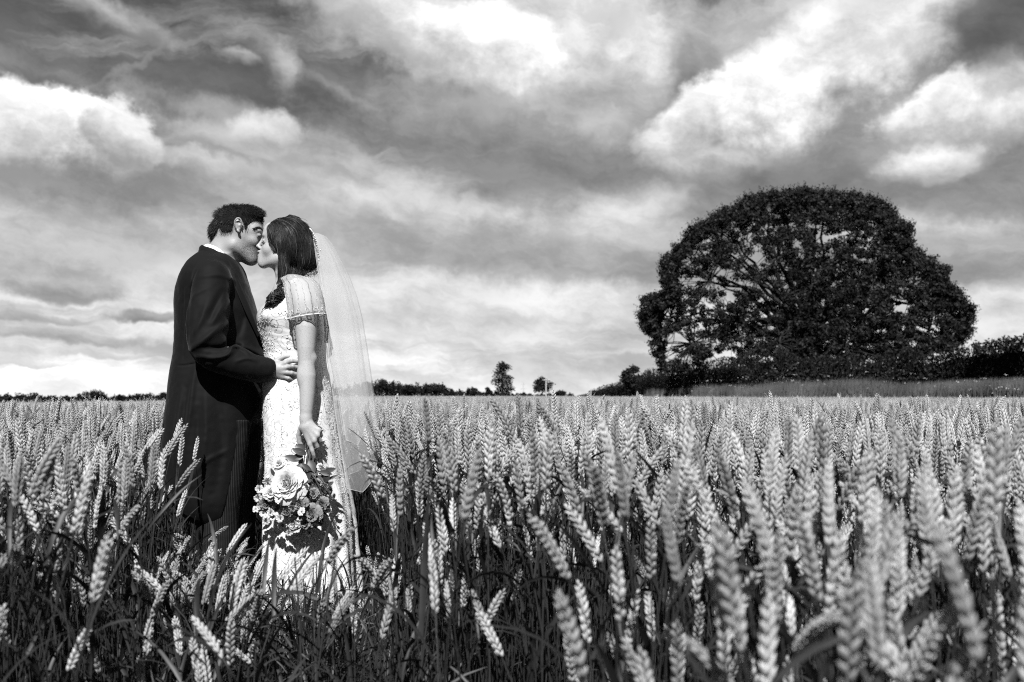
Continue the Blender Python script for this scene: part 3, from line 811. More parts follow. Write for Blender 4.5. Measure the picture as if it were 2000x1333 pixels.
# trunk, arms and legs under the clothes: one continuous body
stack(G, [(505, 395, 455, .07), (530, 372, 468, .15), (560, 362, 476, .165), (640, 360, 496, .150), (700, 362, 500, .145), (770, 350, 494, .15), (800, 352, 490, .15)], .03)
sh_n, el_n, wr_n = T(413, 548, -.185), T(404, 684, -.255), T(528, 719, -.168)
sh_f, el_f, wr_f = T(430, 548, .185), T(450, 680, .26), T(560, 690, .185)
G.chain([sh_n, el_n, wr_n], [.050, .040, .026], .02); G.chain([sh_f, el_f, wr_f], [.05, .04, .027], .02)
hip_n, kn_n, an_n = T(438, 790, -.09), T(438, 990, -.095), T(426, 1190, -.10)
hip_f, kn_f, an_f = T(440, 790, .09), T(456, 990, .10), T(452, 1190, .11)
for a, b, c in ((hip_n, kn_n, an_n), (hip_f, kn_f, an_f)):
    G.chain([a, b, c], [.074, .052, .037], .02); G.cap(c+[0, 0, -.035], c+[.15, 0, -.045], .035, .028, .02)
# right hand on her waist: back of the hand and four fingers, slightly spread, thumb above and behind
def hand_groom(F_):
    w = T(530, 719, -.168)
    F_.chain([wr_n, w, T(545, 721, -.172)], [.026, .024, .021], .012)
    F_.cap(T(541, 713, -.170), T(557, 710, -.176), .0135, .0115, .012); F_.cap(T(541, 720, -.172), T(558, 720, -.180), .0135, .0115, .012)
    F_.cap(T(540, 728, -.170), T(556, 729, -.178), .0130, .0110, .012); F_.cap(T(539, 733, -.166), T(553, 737, -.172), .0115, .0100, .012)
    for ps, r in (([(557, 709, -.177), (570, 705.5, -.183), (579, 706, -.176), (586, 708, -.166)], .0088),
                  ([(558, 718, -.181), (572, 716, -.188), (581, 718, -.179), (588, 720, -.168)], .0090),
                  ([(556, 728, -.179), (570, 729, -.187), (578, 731, -.178), (585, 732, -.168)], .0086),
                  ([(552, 736, -.173), (564, 739.5, -.180), (571, 741, -.173), (577, 741, -.163)], .0074)):
        F_.chain([T(*q) for q in ps], [r*1.1, r, r*.92, r*.78], .0035)
        F_.ell(T(*ps[1])+np.array([0, -.002, 0]), (r*1.08,)*3, .003)
    F_.chain([T(537, 708, -.160), T(547, 701, -.158), T(557, 697, -.157), T(565, 697, -.154)], [.013, .0105, .0090, .0075], .006)
    for a, b in (((543, 714, -.186), (557, 710, -.188)), ((543, 721, -.189), (558, 719, -.192)), ((542, 728, -.186), (556, 728, -.190))):   # tendons
        F_.cap(T(*a)+np.array([0, .006, 0]), T(*b)+np.array([0, .003, 0]), .0028, .0035, .006)
hand_groom(G)
# far hand rests on her back
def simple_hand(F_, w, d, up, n, curl=.5):
    """w wrist, d pointing direction, up towards the thumb, n palm normal (towards what is held)"""
    d, up, n = norm(d), norm(up), norm(n); w = np.array(w)
    F_.cap(w, w+d*.03, .024, .022, .01)
    for j, (o, L_) in enumerate(((.026, .070), (.009, .078), (-.009, .073), (-.025, .058))):
        b0 = w+d*.03+up*o*.7; k0 = w+d*.088+up*o; F_.cap(b0, k0, .013, .0105, .012)
        q = [k0]; ang = 0
        for m, fr in enumerate((.45, .32, .23)): ang += curl*(.5, .8, .6)[m]; q.append(q[-1]+(d*math.cos(ang)+n*math.sin(ang))*L_*fr)
        F_.chain(q, [.0092, .0086, .0078, .0066], .003)
    q = [w+d*.02+up*.02, w+d*.045+up*.042+n*.01, w+d*.07+up*.05+n*.02, w+d*.09+up*.05+n*.028]; F_.chain(q, [.014, .011, .0092, .0078], .006)
simple_hand(G, wr_f, (1, -.1, -.05), (0, 0, 1), (-.1, -1, 0), .5)
me_g, V = G.mesh('person')
px_, py_ = topx(V)
t_ = np.ones(len(V))
jaw = .95*np.clip((px_-452)/22, 0, 1)*np.clip((py_-(458+.18*(497-px_)))/22, 0, 1)*np.clip((535-py_)/8, 0, 1)*np.clip((515-px_)/6, 0, 1)
st = rng.random(len(V))
beard = jaw
t_ *= 1-.5*blob(V, T(501, 498, .018), (.010, .03, .008))
groom = link('person', me_g, M_skin)
color_attr(me_g, t_); color_attr(me_g, beard, 'beard')
tag(groom, 'man in black morning coat and striped trousers kissing a woman, hand on her waist', 'person')

# hair: a scalp shell cut along the hairline, and tufts grown from it
H = Field((-1.32, 4.02, 1.52), (-.98, 4.40, 1.86), .003)
H.ell(T(462, 443, .015), (.0995, .080, .0895), .01); H.ell(T(492, 420, .015), (.045, .060, .034), .03)
H.ell(T(424, 455, .015), (.030, .058, .045), .02)
hl_x = np.array([405, 412, 422, 434, 445, 454, 458, 462, 470, 475, 477.5, 484, 486, 490, 497, 510, 520, 530]); hl_y = np.array([474, 474, 471, 464, 458, 449, 436, 427, 424.5, 430, 447, 447, 440, 435, 432, 436, 434, 430])
def cut(x, y, z):
    px = CX+FPX*x/y; py = HY-FPX*(z-CH)/y
    return (py-np.interp(px, hl_x, hl_y))/463
H.f = np.maximum(H.f, cut(*[q for q in H._sl(H.lo, H.lo+H.dim*H.vox, 0)[1:]])[:H.f.shape[0], :H.f.shape[1], :H.f.shape[2]]).astype(np.float32)
H.noise(.004, .020, 4); H.noise(.003, .012, 3)
def tufts(F_, n, Lr, flow, lift, rad, seed, sides=3, k=6, keepfn=None, wav=.15):
    r = np.random.default_rng(seed); V, Q = F_.surface(); i = r.integers(0, len(V), n); p = V[i]+r.normal(0, .0015, (n, 3))
    if keepfn is not None: p = p[keepfn(p)]; n = len(p)
    g = F_.grad(p); d = norm(flow(p)+g*lift*r.uniform(.4, 1.6, (n, 1))+r.normal(0, wav, (n, 3))); L_ = r.uniform(*Lr, (n, 1)); path = [p-g*.003]
    for j in range(k-1):
        path.append(path[-1]+d*L_/(k-1)); g2 = F_.grad(path[-1]); ins = F_.sample(path[-1]) < .001
        d = norm(d+flow(path[-1])*.22-g2*.10+np.where(ins[:, None], g2*.6, 0)+r.normal(0, wav*.3, (n, 3)))
    return tubes(np.stack(path, 1), np.linspace(1, .25, k)*rad, sides)
V, Q = H.surface(); mb = MB(); mb.add(V, Q, 1)
def flow_m(p):
    px, py = topx(p); f = np.zeros_like(p)
    fr = np.clip((px-440)/60, 0, 1); f[:, 0] = .55*fr-.25+.45*(py < 410); f[:, 2] = np.where(py > 425, -.75, .05)+.15*(1-fr)*(py < 412); f[:, 0] += np.where((py > 430) & (px < 440), -.1, 0)
    return f
v_, f_ = tufts(H, 6500, (.012, .022), flow_m, .03, .0007, 5, wav=.07); mb.add(v_, f_)
v_, f_ = tufts(H, 1100, (.012, .022), flow_m, .28, .0007, 6, wav=.12, keepfn=lambda p: (topx(p)[1] < 420)); mb.add(v_, f_)
v_, f_ = tufts(H, 320, (.014, .026), lambda p: flow_m(p)*.6, .6, .0007, 7, keepfn=lambda p: (topx(p)[0] < 430) & (topx(p)[1] < 440)); mb.add(v_, f_)
tag(mb.build('hair', [M_hairm, M_scalp], groom), 'short tousled dark hair')
def onskin(F_, p, off=.0005):
    p = np.array(p, float)[None]
    for _ in range(8): p = p-F_.grad(p)*np.clip(F_.sample(p)-off, -.012, .012)[:, None]
    return p[0]
# brow and lashes
for s_ in (-1, 1):
    mb = MB(); me2 = MB()
    c = spline([T(496, 449.5, .015+s_*.045), T(503, 448.5, .015+s_*.034), T(509.5, 451.5, .015+s_*.018)], 40)
    for p in c:
        p = onskin(G, p)
        for q in range(3):
            d = norm(np.array([-.5, s_*.3, .5])+rng.normal(0, .25, 3)); a = p+rng.normal(0, .0012, 3)+[.001, s_*.001, 0]
            v_, f_ = tubes(np.array([a, a+d*.005, a+d*.009+[0, 0, -.001]]), [.0014, .0013, .0005], 3); mb.add(v_, f_)
    for p in spline([T(500, 463.5, .015+s_*.042), T(505, 465, .015+s_*.036), T(510, 464, .015+s_*.026)], 12):
        p = onskin(G, p)
        v_, f_ = tubes(np.array([p, p+[.004, s_*.004, -.003], p+[.007, s_*.006, -.003]]), [.0008, .0006, .0002], 3); me2.add(v_, f_)
    mb.build('eyebrow', M_hairm, groom); me2.build('eyelash', M_hairm, groom)

# ---------------- morning coat
K = Field((-1.66, 3.78, .34), (-.72, 4.62, 1.72), .0042)
coat_rows = [(494, 392, 446, .072), (504, 381, 458, .115), (518, 369, 470, .165), (532, 362, 475, .185), (552, 353, 481, .190), (575, 348, 489, .186), (600, 346, 497, .180), (640, 345, 507, .172),
             (665, 344, 513, .168), (690, 342, 517, .168), (705, 340, 518, .170), (712, 337.5, 517, .173), (716, 337.5, 516, .174), (740, 335, 514, .185), (780, 331, 512, .20), (820, 326, 506, .212), (850, 323, 502, .218), (880, 322, 500, .218),
             (910, 324, 496, .216), (940, 328, 494, .212), (975, 341, 490, .205), (1000, 360, 486, .185), (1020, 385, 480, .15)]
stack(K, coat_rows, .03, sup=2.25)
for s_ in (-1, 1):
    K.cap(T(424, 520, s_*.07), T(413, 537, s_*.150), .045, .056, .04)
# the fronts are cut away below the waist and sweep back to the tails
sl_ = K._sl(K.lo, K.lo+K.dim*K.vox, 0); xk, yk, zk = sl_[1:]; rowk = HY-FPX*(zk-CH)/YC
K.f = np.maximum(K.f, (CX+FPX*xk/YC-np.interp(rowk, [760, 790, 820, 850, 880, 910, 940, 975, 1030], [540, 512, 500, 485, 478, 474, 469, 462, 446]))/463).astype(np.float32)
# sleeves
sl = [T(414, 545, -.178), T(408, 600, -.222), T(405, 655, -.250), T(413, 688, -.258), T(455, 708, -.238), T(495, 719, -.205), T(519, 723, -.180)]
K.chain(spline(sl, 16), np.interp(np.linspace(0, 1, 16), [0, .18, .4, .52, .62, .8, 1], [.072, .076, .076, .068, .060, .054, .050]), .02)
sf = [T(428, 545, .178), T(440, 620, .235), T(455, 690, .26), T(505, 706, .22), T(545, 695, .19)]
K.chain(spline(sf, 12), np.linspace(.072, .052, 12), .02)
# open cuff
K.cap(T(521, 723, -.178), T(534, 723, -.168), .034, .036, .006, sub=True)
# elbow and sleeve folds seen in the photograph
K.noise(.0028, .055, 8, (1, 1, 1.6)); K.noise(.0010, .018, 9)
for pts, w, amp in (
    ([(388, 688), (415, 672), (438, 650), (452, 632)], .014, .016), ([(398, 655), (412, 628), (420, 596)], .013, .011),
    ([(404, 699), (438, 702), (461, 694), (468, 674), (462, 668)], .0085, .013), ([(455, 686), (470, 678), (484, 684), (494, 694)], .008, .011),
    ([(378, 672), (376, 630), (372, 590)], .009, .007), ([(430, 640), (440, 618), (450, 590)], .012, .011), ([(384, 590), (400, 575), (420, 566)], .010, .006),
    ([(396, 545), (430, 540), (452, 545)], .010, .005), ([(474, 708), (492, 702), (508, 706)], .007, .007), ([(480, 738), (500, 745), (512, 746)], .008, .006),
    ([(420, 684), (444, 682), (456, 676)], .010, -.016), ([(455, 655), (462, 610)], .014, -.012), ([(425, 628), (432, 600), (440, 570)], .009, -.008),
    ([(388, 532), (373, 560), (367, 600), (370, 650), (378, 694)], .005, -.006), ([(338, 713.5), (352, 713.5), (372, 711), (398, 707)], .0032, -.0055),
    ([(354, 560), (350, 620), (351, 700)], .0035, -.004), ([(476, 560), (492, 600), (508, 650)], .005, -.004),
    ([(380, 716), (376, 745), (373, 800), (366, 860)], .013, .012), ([(400, 760), (405, 840), (400, 900)], .014, .009), ([(352, 760), (345, 840), (343, 920)], .013, .008),
    ([(420, 770), (430, 860), (420, 960)], .02, -.012), ([(362, 760), (358, 840), (356, 930)], .012, -.008), ([(388, 800), (386, 880), (382, 960)], .012, -.008),
    ([(372, 940), (400, 905), (440, 880)], .010, .006)):
    K.fold(pts, w, amp)
# back button
K.ell(T(339, 710, -.035), (.007, .007, .007), .002)
# neck opening
K.cap(T(450, 456, 0), T(430, 516, 0), .064, .066, .004, sub=True)
me_k, _ = K.mesh('coat'); coat = link('coat', me_k, M_coat, groom); tag(coat, 'black tailed morning coat')
# coat collar and lapel roll: a folded band round the neck running down the front edge
def band(pts_u, pts_l, n, thick, name, m, parent, label=None):
    a = spline(pts_u, n); b = spline(pts_l, n); mid = (a+b)/2; nrm = norm(np.cross(np.gradient(a, axis=0), b-a)); c0 = mid.mean(0)
    s_ = np.sign(((mid-c0)*nrm).sum(1)); nrm = nrm*np.where(s_.mean() < 0, -1, 1)
    rows = []
    for f in np.linspace(0, 1, 6): rows.append(a*(1-f)+b*f+nrm*thick*math.sin(PI*min(1, f*1.1+.08)))
    for f in np.linspace(1, 0, 6): rows.append(a*(1-f)+b*f-nrm*.0012)
    V = np.stack(rows, 0).reshape(-1, 3); mb = MB(); mb.add(V, grid_faces(n, 12)); 
    o = mb.build(name, m, parent)
    if label: tag(o, label)
    return o
def ringpts(spec):
    """spec: list of (px, py, dy) on the near side from back to front; mirrored to the far side"""
    near = [T(*q) for q in spec]; far = [T(q[0], q[1], -q[2]) for q in spec[::-1] if abs(q[2]) > .004]; return near, far
up = [(457, 522, .052), (450, 509, .066), (432, 486, .064), (416, 479, .045), (407, 477, 0), (411, 478.5, -.045), (427, 485.5, -.068), (446, 504, -.072), (457, 521, -.058)]
lo_ = [(456, 527, .060), (447, 517, .074), (426, 494, .076), (404, 486, .05), (394, 483, 0), (399, 485, -.050), (420, 493, -.078), (440, 511, -.080), (455, 527, -.064)]
band([T(*q) for q in up], [T(*q) for q in lo_], 60, .003, 'shirt_collar', M_shirt, groom, 'white stand collar of the shirt')
up2 = [(455, 524, .062), (446, 514, .076), (424, 491, .080), (403, 482, .052), (395, 479, 0), (399, 481, -.052), (421, 489, -.083), (443, 508, -.084), (456, 526, -.070), (472, 562, -.085), (490, 604, -.080), (508, 655, -.05)]
lo2 = [(450, 534, .085), (438, 522, .10), (414, 504, .105), (392, 495, .062), (387, 491, 0), (391, 495, -.062), (412, 503, -.108), (434, 516, -.112), (449, 535, -.100), (463, 570, -.120), (481, 612, -.112), (503, 658, -.075)]
band([T(*q) for q in up2], [T(*q) for q in lo2], 90, .005, 'coat_collar', M_coat, groom)
# shirt front just visible in the coat opening, shirt cuff
mb = MB(); v_, f_ = tubes(np.array([T(517, 723, -.181), T(524, 723, -.176), T(527.5, 723, -.174)]), [.036, .035, .034], 20); mb.add(v_, f_); mb.build('shirt_cuff', M_shirt, groom)
# trousers
M_tr = mat('striped_cloth', .06, .75, .2)
nt = M_tr.node_tree; N_, L_ = nt.nodes, nt.links; tc = N_.new('ShaderNodeTexCoord'); wv = N_.new('ShaderNodeTexWave'); wv.bands_direction = 'X'; L_.new(tc.outputs['Object'], wv.inputs[0]); wv.inputs['Scale'].default_value = 42
wv.inputs['Distortion'].default_value = .6; wv.inputs['Detail'].default_value = 1; wv.inputs['Detail Scale'].default_value = .4
r_ = N_.new('ShaderNodeMapRange'); L_.new(wv.outputs['Fac'], r_.inputs[0]); r_.inputs[1].default_value = .6; r_.inputs[2].default_value = .9; r_.inputs[3].default_value = .004; r_.inputs[4].default_value = .022
c_ = N_.new('ShaderNodeCombineColor'); [L_.new(r_.outputs[0], c_.inputs[i]) for i in range(3)]; L_.new(c_.outputs[0], N_['Principled BSDF'].inputs['Base Color'])
TR = Field((-1.42, 3.95, .02), (-1.0, 4.45, 1.08), .0045)
stack(TR, [(700, 390, 508, .14), (760, 390, 504, .140), (800, 400, 502, .145), (830, 410, 500, .145)], .03)
for s_, c_off in ((-1, 0), (1, 10)):
    stack(TR, [(820, 425+c_off/2, 500, .07), (860, 424+c_off/2, 497, .068), (900, 420+c_off, 491+c_off/2, .068), (950, 412+c_off, 485+c_off/2, .077), (1000, 400+c_off, 479+c_off, .073), (1060, 398+c_off, 476+c_off, .07),
               (1120, 394+c_off, 470+c_off, .068), (1190, 390+c_off, 466+c_off, .068), (1216, 389+c_off, 468+c_off, .07)], .02, dy=s_*.095)
TR.noise(.003, .05, 4, (1, 1, 2)); TR.noise(.0012, .02, 5)
me_t, _ = TR.mesh('trousers'); tag(link('trousers', me_t, M_tr, groom), 'dark grey striped morning trousers')
for s_, c_off in ((-1, 0), (1, 10)):
    SH = Field(T(370, 1236, s_*.1-.07)-[0, 0, .0], T(520, 1195, s_*.1+.07), .004)
    SH.f[:] = .06
    SH.cap(T(415+c_off, 1216, s_*.1), T(470+c_off, 1221, s_*.1), .040, .034, .02); SH.cap(T(398+c_off, 1218, s_*.1), T(415+c_off, 1216, s_*.1), .034, .038, .01); SH.cap(T(470+c_off, 1221, s_*.1), T(492+c_off, 1224, s_*.1), .034, .022, .02)
    me_s, _ = SH.mesh('shoe'); link('shoe', me_s, M_black, groom)

# ==================================================================== BRIDE
BY = -.03
B = Field((-1.12, 3.78, -.01), (-.66, 4.52, 1.80), .0034)
B.ell(T(560, 470, BY), (.082, .070, .084), .01)
B.ell(T(536, 489, BY), (.052, .054, .066), .02)
B.ell(T(531, 455, BY), (.034, .050, .042), .03)                                           # forehead
for s_ in (-1, 1):
    B.cap(T(546, 505, BY+s_*.044), T(516, 517, BY+s_*.013), .020, .015, .022)              # jaw
    B.ell(T(526, 489, BY+s_*.031), (.020, .019, .019), .02)                                # cheek
    B.ell(T(518.5, 460, BY+s_*.024), (.010, .018, .006), .010)                             # brow
    B.ell(T(512.5, 469.5, BY+s_*.028), (.010, .013, .008), .006, sub=True)
    B.ell(T(517.3, 470.5, BY+s_*.028), (.010, .0125, .0085), .003)                         # closed eye
B.cap(T(512.5, 514, BY-.008), T(512.5, 514, BY+.008), .0165, .0165, .016)
B.ell(T(519, 503, BY), (.030, .030, .030), .02)
B.chain([T(516, 464.5, BY), T(511, 473, BY), T(505.8, 480.2, BY)], [.007, .0075, .0078], .008)   # nose
B.ell(T(504.8, 481.6, BY), (.0095, .0105, .0078), .005)
for s_ in (-1, 1):
    B.ell(T(508.5, 484.5, BY+s_*.0095), (.0085, .0052, .0055), .004)
    B.ell(T(506.5, 486.8, BY+s_*.0065), (.0035, .0028, .002), .002, sub=True)
B.ell(T(508.0, 492.5, BY), (.0115, .019, .0058), .005); B.ell(T(508.3, 499.8, BY), (.0110, .017, .0060), .004)
B.cap(T(504.0, 496.2, BY-.014), T(504.0, 496.2, BY+.014), .0016, .0016, .002, sub=True)
B.cap(T(554, 510, BY), T(567, 558, BY), .046, .050, .03)
stack(B, [(545, 552, 590, .06), (562, 540, 612, .12), (590, 532, 620, .15), (620, 520, 626, .13), (660, 520, 628, .12), (700, 526, 630, .112), (760, 530, 634, .12), (800, 532, 638, .12)], .03, dy=BY)
for s_ in (-1, 1):
    B.ell(T(528, 622, BY+s_*.07), (.055, .062, .06), .03)
    B.chain([T(578, 775, BY+s_*.08), T(578, 980, BY+s_*.085), T(585, 1180, BY+s_*.08)], [.058, .048, .038], .02)
    B.cap(T(585, 1200, BY+s_*.08), T(545, 1222, BY+s_*.08), .032, .02, .02)
# near arm, hanging, with the bouquet stems in the fist
ARM = [(590, 567, -.160), (597, 600, -.205), (598, 640, -.222), (598, 680, -.232), (598, 706, -.236), (600.5, 735, -.240), (600, 770, -.245), (598.5, 800, -.250), (597.5, 820, -.252)]
B.chain([T(*q) for q in ARM], [.047, .048, .0430, .0360, .0315, .0335, .0305, .0265, .0230], .012)
B.ell(T(612, 702, -.225), (.014, .02, .018), .02)
B.ell(T(589, 735, -.245), (.016, .02, .035), .02)
def hand_bride(F_):
    F_.chain([T(597.5, 818, -.252), T(598, 832, -.254)], [.0225, .0225], .012)
    kn = [(606, 868, -.262), (614, 861, -.268), (620, 851, -.266), (623, 841, -.258)]
    base = [(594, 836, -.254), (599, 835, -.258), (603, 833, -.258), (606, 831, -.254)]
    for b, q in zip(base, kn): F_.cap(T(*b), T(*q), .0160, .0098, .014); F_.ell(T(*q), (.0102, .0102, .0102), .005)
    # index finger relaxed, pointing down; the others close round the stems
    F_.chain([T(606, 868, -.262), T(610, 881, -.262), T(612.5, 889, -.256), T(614, 895, -.250)], [.0095, .0086, .0080, .0066], .004)
    F_.chain([T(614, 861, -.268), T(620, 873, -.256), T(615, 880, -.236), T(608, 877, -.226)], [.0095, .0088, .0080, .0068], .003)
    F_.chain([T(620, 851, -.266), T(626, 862, -.250), T(621, 869, -.230), T(613, 866, -.222)], [.0092, .0085, .0078, .0066], .003)
    F_.chain([T(623, 841, -.258), T(628, 850, -.244), T(624, 857, -.226), T(616, 855, -.219)], [.0082, .0074, .0068, .0058], .003)
    F_.chain([T(589, 836, -.244), T(583.5, 850, -.236), T(585, 864, -.230), T(590, 873, -.228)], [.0135, .0110, .0096, .0078], .008)  # thumb
    for b, q in zip(base, kn): F_.cap(T(b[0]+1, b[1]+4, b[2]-.013), T(q[0]-1, q[1]-3, q[2]-.007), .0020, .0026, .006)
hand_bride(B)
# far arm reaching to his side
B.chain([T(585, 560, BY+.15), T(560, 620, BY+.20), T(545, 675, BY+.22), T(520, 668, BY+.19), T(500, 660, BY+.17)], [.05, .042, .034, .028, .024], .012)
simple_hand(B, T(500, 660, BY+.17), (-1, -.2, .1), (0, 0, 1), (-.3, -1, 0), .4)
me_b, V = B.mesh('person'); t_ = np.ones(len(V))
t_ *= 1-.55*blob(V, T(505.5, 496.5, BY), (.010, .022, .0105))
t_ *= 1-.15*blob(V, T(527, 489, BY-.04), (.02, .02, .016))
bride = link('person', me_b, M_skinb); color_attr(me_b, t_)
tag(bride, 'woman in beaded white wedding gown and veil, kissing a man, holding a bouquet', 'person')
for s_ in (-1, 1):
    mb = MB()
    for p in spline([T(512.3, 473.2, BY+s_*.030), T(515.5, 475, BY+s_*.036), T(520, 474.3, BY+s_*.041)], 26):
        p = onskin(B, p)
        d = np.array([-.6, s_*.45, -.35])+rng.normal(0, .12, 3)
        v_, f_ = tubes(np.array([p, p+norm(d)*.004, p+norm(d)*.0085+[0, 0, .0018]]), [.0007, .0005, .0002], 3); mb.add(v_, f_)
    mb.build('eyelash', M_hairm, bride)

# ---------------- her hair
HB = Field((-1.12, 3.90, 1.30), (-.72, 4.40, 1.86), .0035)
HB.ell(T(564, 467, BY), (.096, .088, .0905), .02)
HB.ell(T(578, 492, BY), (.084, .086, .085), .03)
HB.ell(T(592, 511, BY), (.052, .068, .050), .02)
HB.cap(T(552, 478, BY-.062), T(556, 535, BY-.066), .034, .026, .02); HB.cap(T(552, 478, BY+.062), T(560, 525, BY+.062), .034, .026, .02)
HB.cap(T(556, 532, BY-.066), T(549, 556, BY-.085), .026, .020, .02)
HB.cap(T(580, 528, BY-.02), T(560, 545, BY-.07), .03, .022, .02)
bx_y = np.array([380, 430, 436, 442, 452, 465, 476, 488, 498, 508, 520, 534, 548, 570]); bx_x = np.array([470, 500, 521, 524, 525, 526, 531, 541, 546, 547.5, 546.5, 545, 543, 530])
def cutb(x, y, z):
    px = CX+FPX*x/y; py = HY-FPX*(z-CH)/y
    return (np.interp(py, bx_y, bx_x)-px)/463
sl_ = HB._sl(HB.lo, HB.lo+HB.dim*HB.vox, 0); HB.f = np.maximum(HB.f, cutb(*sl_[1:])).astype(np.float32)
HB.noise(.008, .028, 13, (1, 1, 2.6)); HB.noise(.002, .010, 14, (1, 1, 3))
V, Q = HB.surface(); mb = MB(); mb.add(V, Q); ml = MB()
def trace(F_, p, flow, n, step, off, r, stop=None):
    path = [p]; d = flow(p); ph = r.uniform(0, 6.3, (len(p), 1)); wave = r.uniform(.0, .45, (len(p), 1))
    for j in range(n-1):
        q = path[-1]; g = F_.grad(q); f = flow(q)+r.normal(0, .10, q.shape)+wave*np.sin(j*.75+ph)*np.array([1., 0, 0]); d = norm(d*.55+norm(f-g*(f*g).sum(1, keepdims=True))*.45); q = q+d*step
        s_ = F_.sample(q)[:, None]; q = q-F_.grad(q)*(s_-off); path.append(q)
    return np.stack(path, 1)
def flow_b(p):
    px, py = topx(p); f = np.zeros_like(p)
    top = np.clip((470-py)/40, 0, 1); back = np.clip((px-560)/40, 0, 1)
    f[:, 0] = .75*top*(.3+.7*back)+.12-.10*(px > 600); f[:, 2] = -(.35+.65*(1-top)); 
    tg = T(552, 556, BY-.085); low = np.clip((py-498)/35, 0, 1)[:, None]*np.clip((612-px)/20, 0, 1)[:, None]
    return norm(f)*(1-low*.75)+norm(tg-p)*low*.75
rr = np.random.default_rng(21)
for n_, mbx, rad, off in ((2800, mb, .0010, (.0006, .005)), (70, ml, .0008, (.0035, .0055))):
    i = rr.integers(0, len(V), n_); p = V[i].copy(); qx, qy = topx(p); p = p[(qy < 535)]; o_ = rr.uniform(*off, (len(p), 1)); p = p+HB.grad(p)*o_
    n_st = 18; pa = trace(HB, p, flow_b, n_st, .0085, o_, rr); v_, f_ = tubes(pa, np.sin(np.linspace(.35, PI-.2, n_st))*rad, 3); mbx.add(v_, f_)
# curling ends round the hem of the hair and fine flyaways
for q in range(100):
    x0 = rr.uniform(566, 622); p = T(x0, np.interp(x0, [566, 600, 624], [536, 538, 532])+rr.uniform(-10, 0), BY-rr.uniform(.0, .085)*(1 if x0 < 612 else .5)); th = rr.uniform(0, 6.3); r0 = rr.uniform(.003, .008); sg = rr.choice([-1, 1]); pa = []
    for j in range(12): pa.append(p+np.array([math.cos(th+sg*j*.45), .5*math.sin(th+j*.3), math.sin(th+sg*j*.45)])*r0); p = p+np.array([-.0008, 0, -.0016])
    v_, f_ = tubes(np.array(pa), np.linspace(.0012, .0004, 12), 3); mb.add(v_, f_)
for q in range(90):
    i_ = rr.integers(0, len(V)); p = V[i_]; qx, qy = topx(V[i_:i_+1])
    if qy[0] > 500 or qx[0] < 530: continue
    g = HB.grad(p[None])[0]; f = flow_b(p[None])[0]; pa = [p, p+f*.012+g*.004, p+f*.026+g*.007, p+f*.04+g*.006]; v_, f_ = tubes(spline(pa, 10), .0005, 3); mb.add(v_, f_)
# loose side curls in front of the shoulder
axis = spline([T(552, 545, BY-.095), T(549, 560, BY-.112), T(547, 574, BY-.135), T(536, 584, BY-.15), T(529, 594, BY-.15), T(523, 603, BY-.145)], 40)
tg_ = norm(np.gradient(axis, axis=0)); u_ = norm(np.cross(tg_, [0, 1, 0])); w_ = np.cross(tg_, u_)
v_, f_ = tubes(axis, np.interp(np.linspace(0, 1, 40), [0, .25, .45, .7, 1], [.012, .010, .010, .008, .003]), 10); mb.add(v_, f_)
for q in range(11):      # separate ringlets, each a hank of strands
    ph = rr.uniform(0, 6.3); tw = rr.choice([-1, 1])*rr.uniform(14, 26); s0, s1 = rr.integers(0, 10), rr.integers(26, 40); base = rr.uniform(.006, .02); tt = np.linspace(0, 1, 40); R0 = rr.uniform(.006, .011); o0 = rr.uniform(0, 6.3)
    ctr = axis+(u_*math.cos(o0)+w_*math.sin(o0))*base*np.interp(tt, [0, .3, 1], [.5, .8, 1])[:, None]
    for k_ in range(16):
        a_ = ph+tt*tw+rr.normal(0, .35); r1 = R0*rr.uniform(.75, 1.1); pa = ctr+(u_*np.cos(a_)[:, None]+w_*np.sin(a_)[:, None])*r1*np.interp(tt, [0, .2, 1], [.4, 1, 1.1])[:, None]+rr.normal(0, .0010, 3)
        v_, f_ = tubes(pa[s0:s1], .0010, 3); (ml if k_ == 0 else mb).add(v_, f_)
for n_, mbx in ((60, mb), (4, ml)):
    for q in range(n_):
        ph = rr.uniform(0, 2*PI); tw = rr.choice([-1, 1])*rr.uniform(5, 11); rad = np.interp(np.linspace(0, 1, 40), [0, .25, .45, .7, 1], [.014, .016, .030, .028, .018])*math.sqrt(rr.uniform(.05, 1))
        a_ = ph+np.linspace(0, 1, 40)*tw+.5*np.sin(np.linspace(0, rr.uniform(4, 12), 40)+ph); sl = slice(rr.integers(0, 6), rr.integers(28, 40)); pa = axis+(u_*np.cos(a_)[:, None]+w_*np.sin(a_)[:, None])*rad[:, None]
        v_, f_ = tubes(pa[sl], .0016, 3); mbx.add(v_, f_)
for q in range(26):       # flyaway tips
    a0 = axis[rr.integers(24, 39)]; th = rr.uniform(0, 2*PI); pa = []; p = a0.copy(); r0 = rr.uniform(.008, .014)
    for j in range(14): pa.append(p+np.array([math.cos(th+j*.6), 0, math.sin(th+j*.6)])*r0); p = p+np.array([-.0012, -.0004, -.0014])
    v_, f_ = tubes(np.array(pa), np.linspace(.0012, .0004, 14), 3); mb.add(v_, f_)
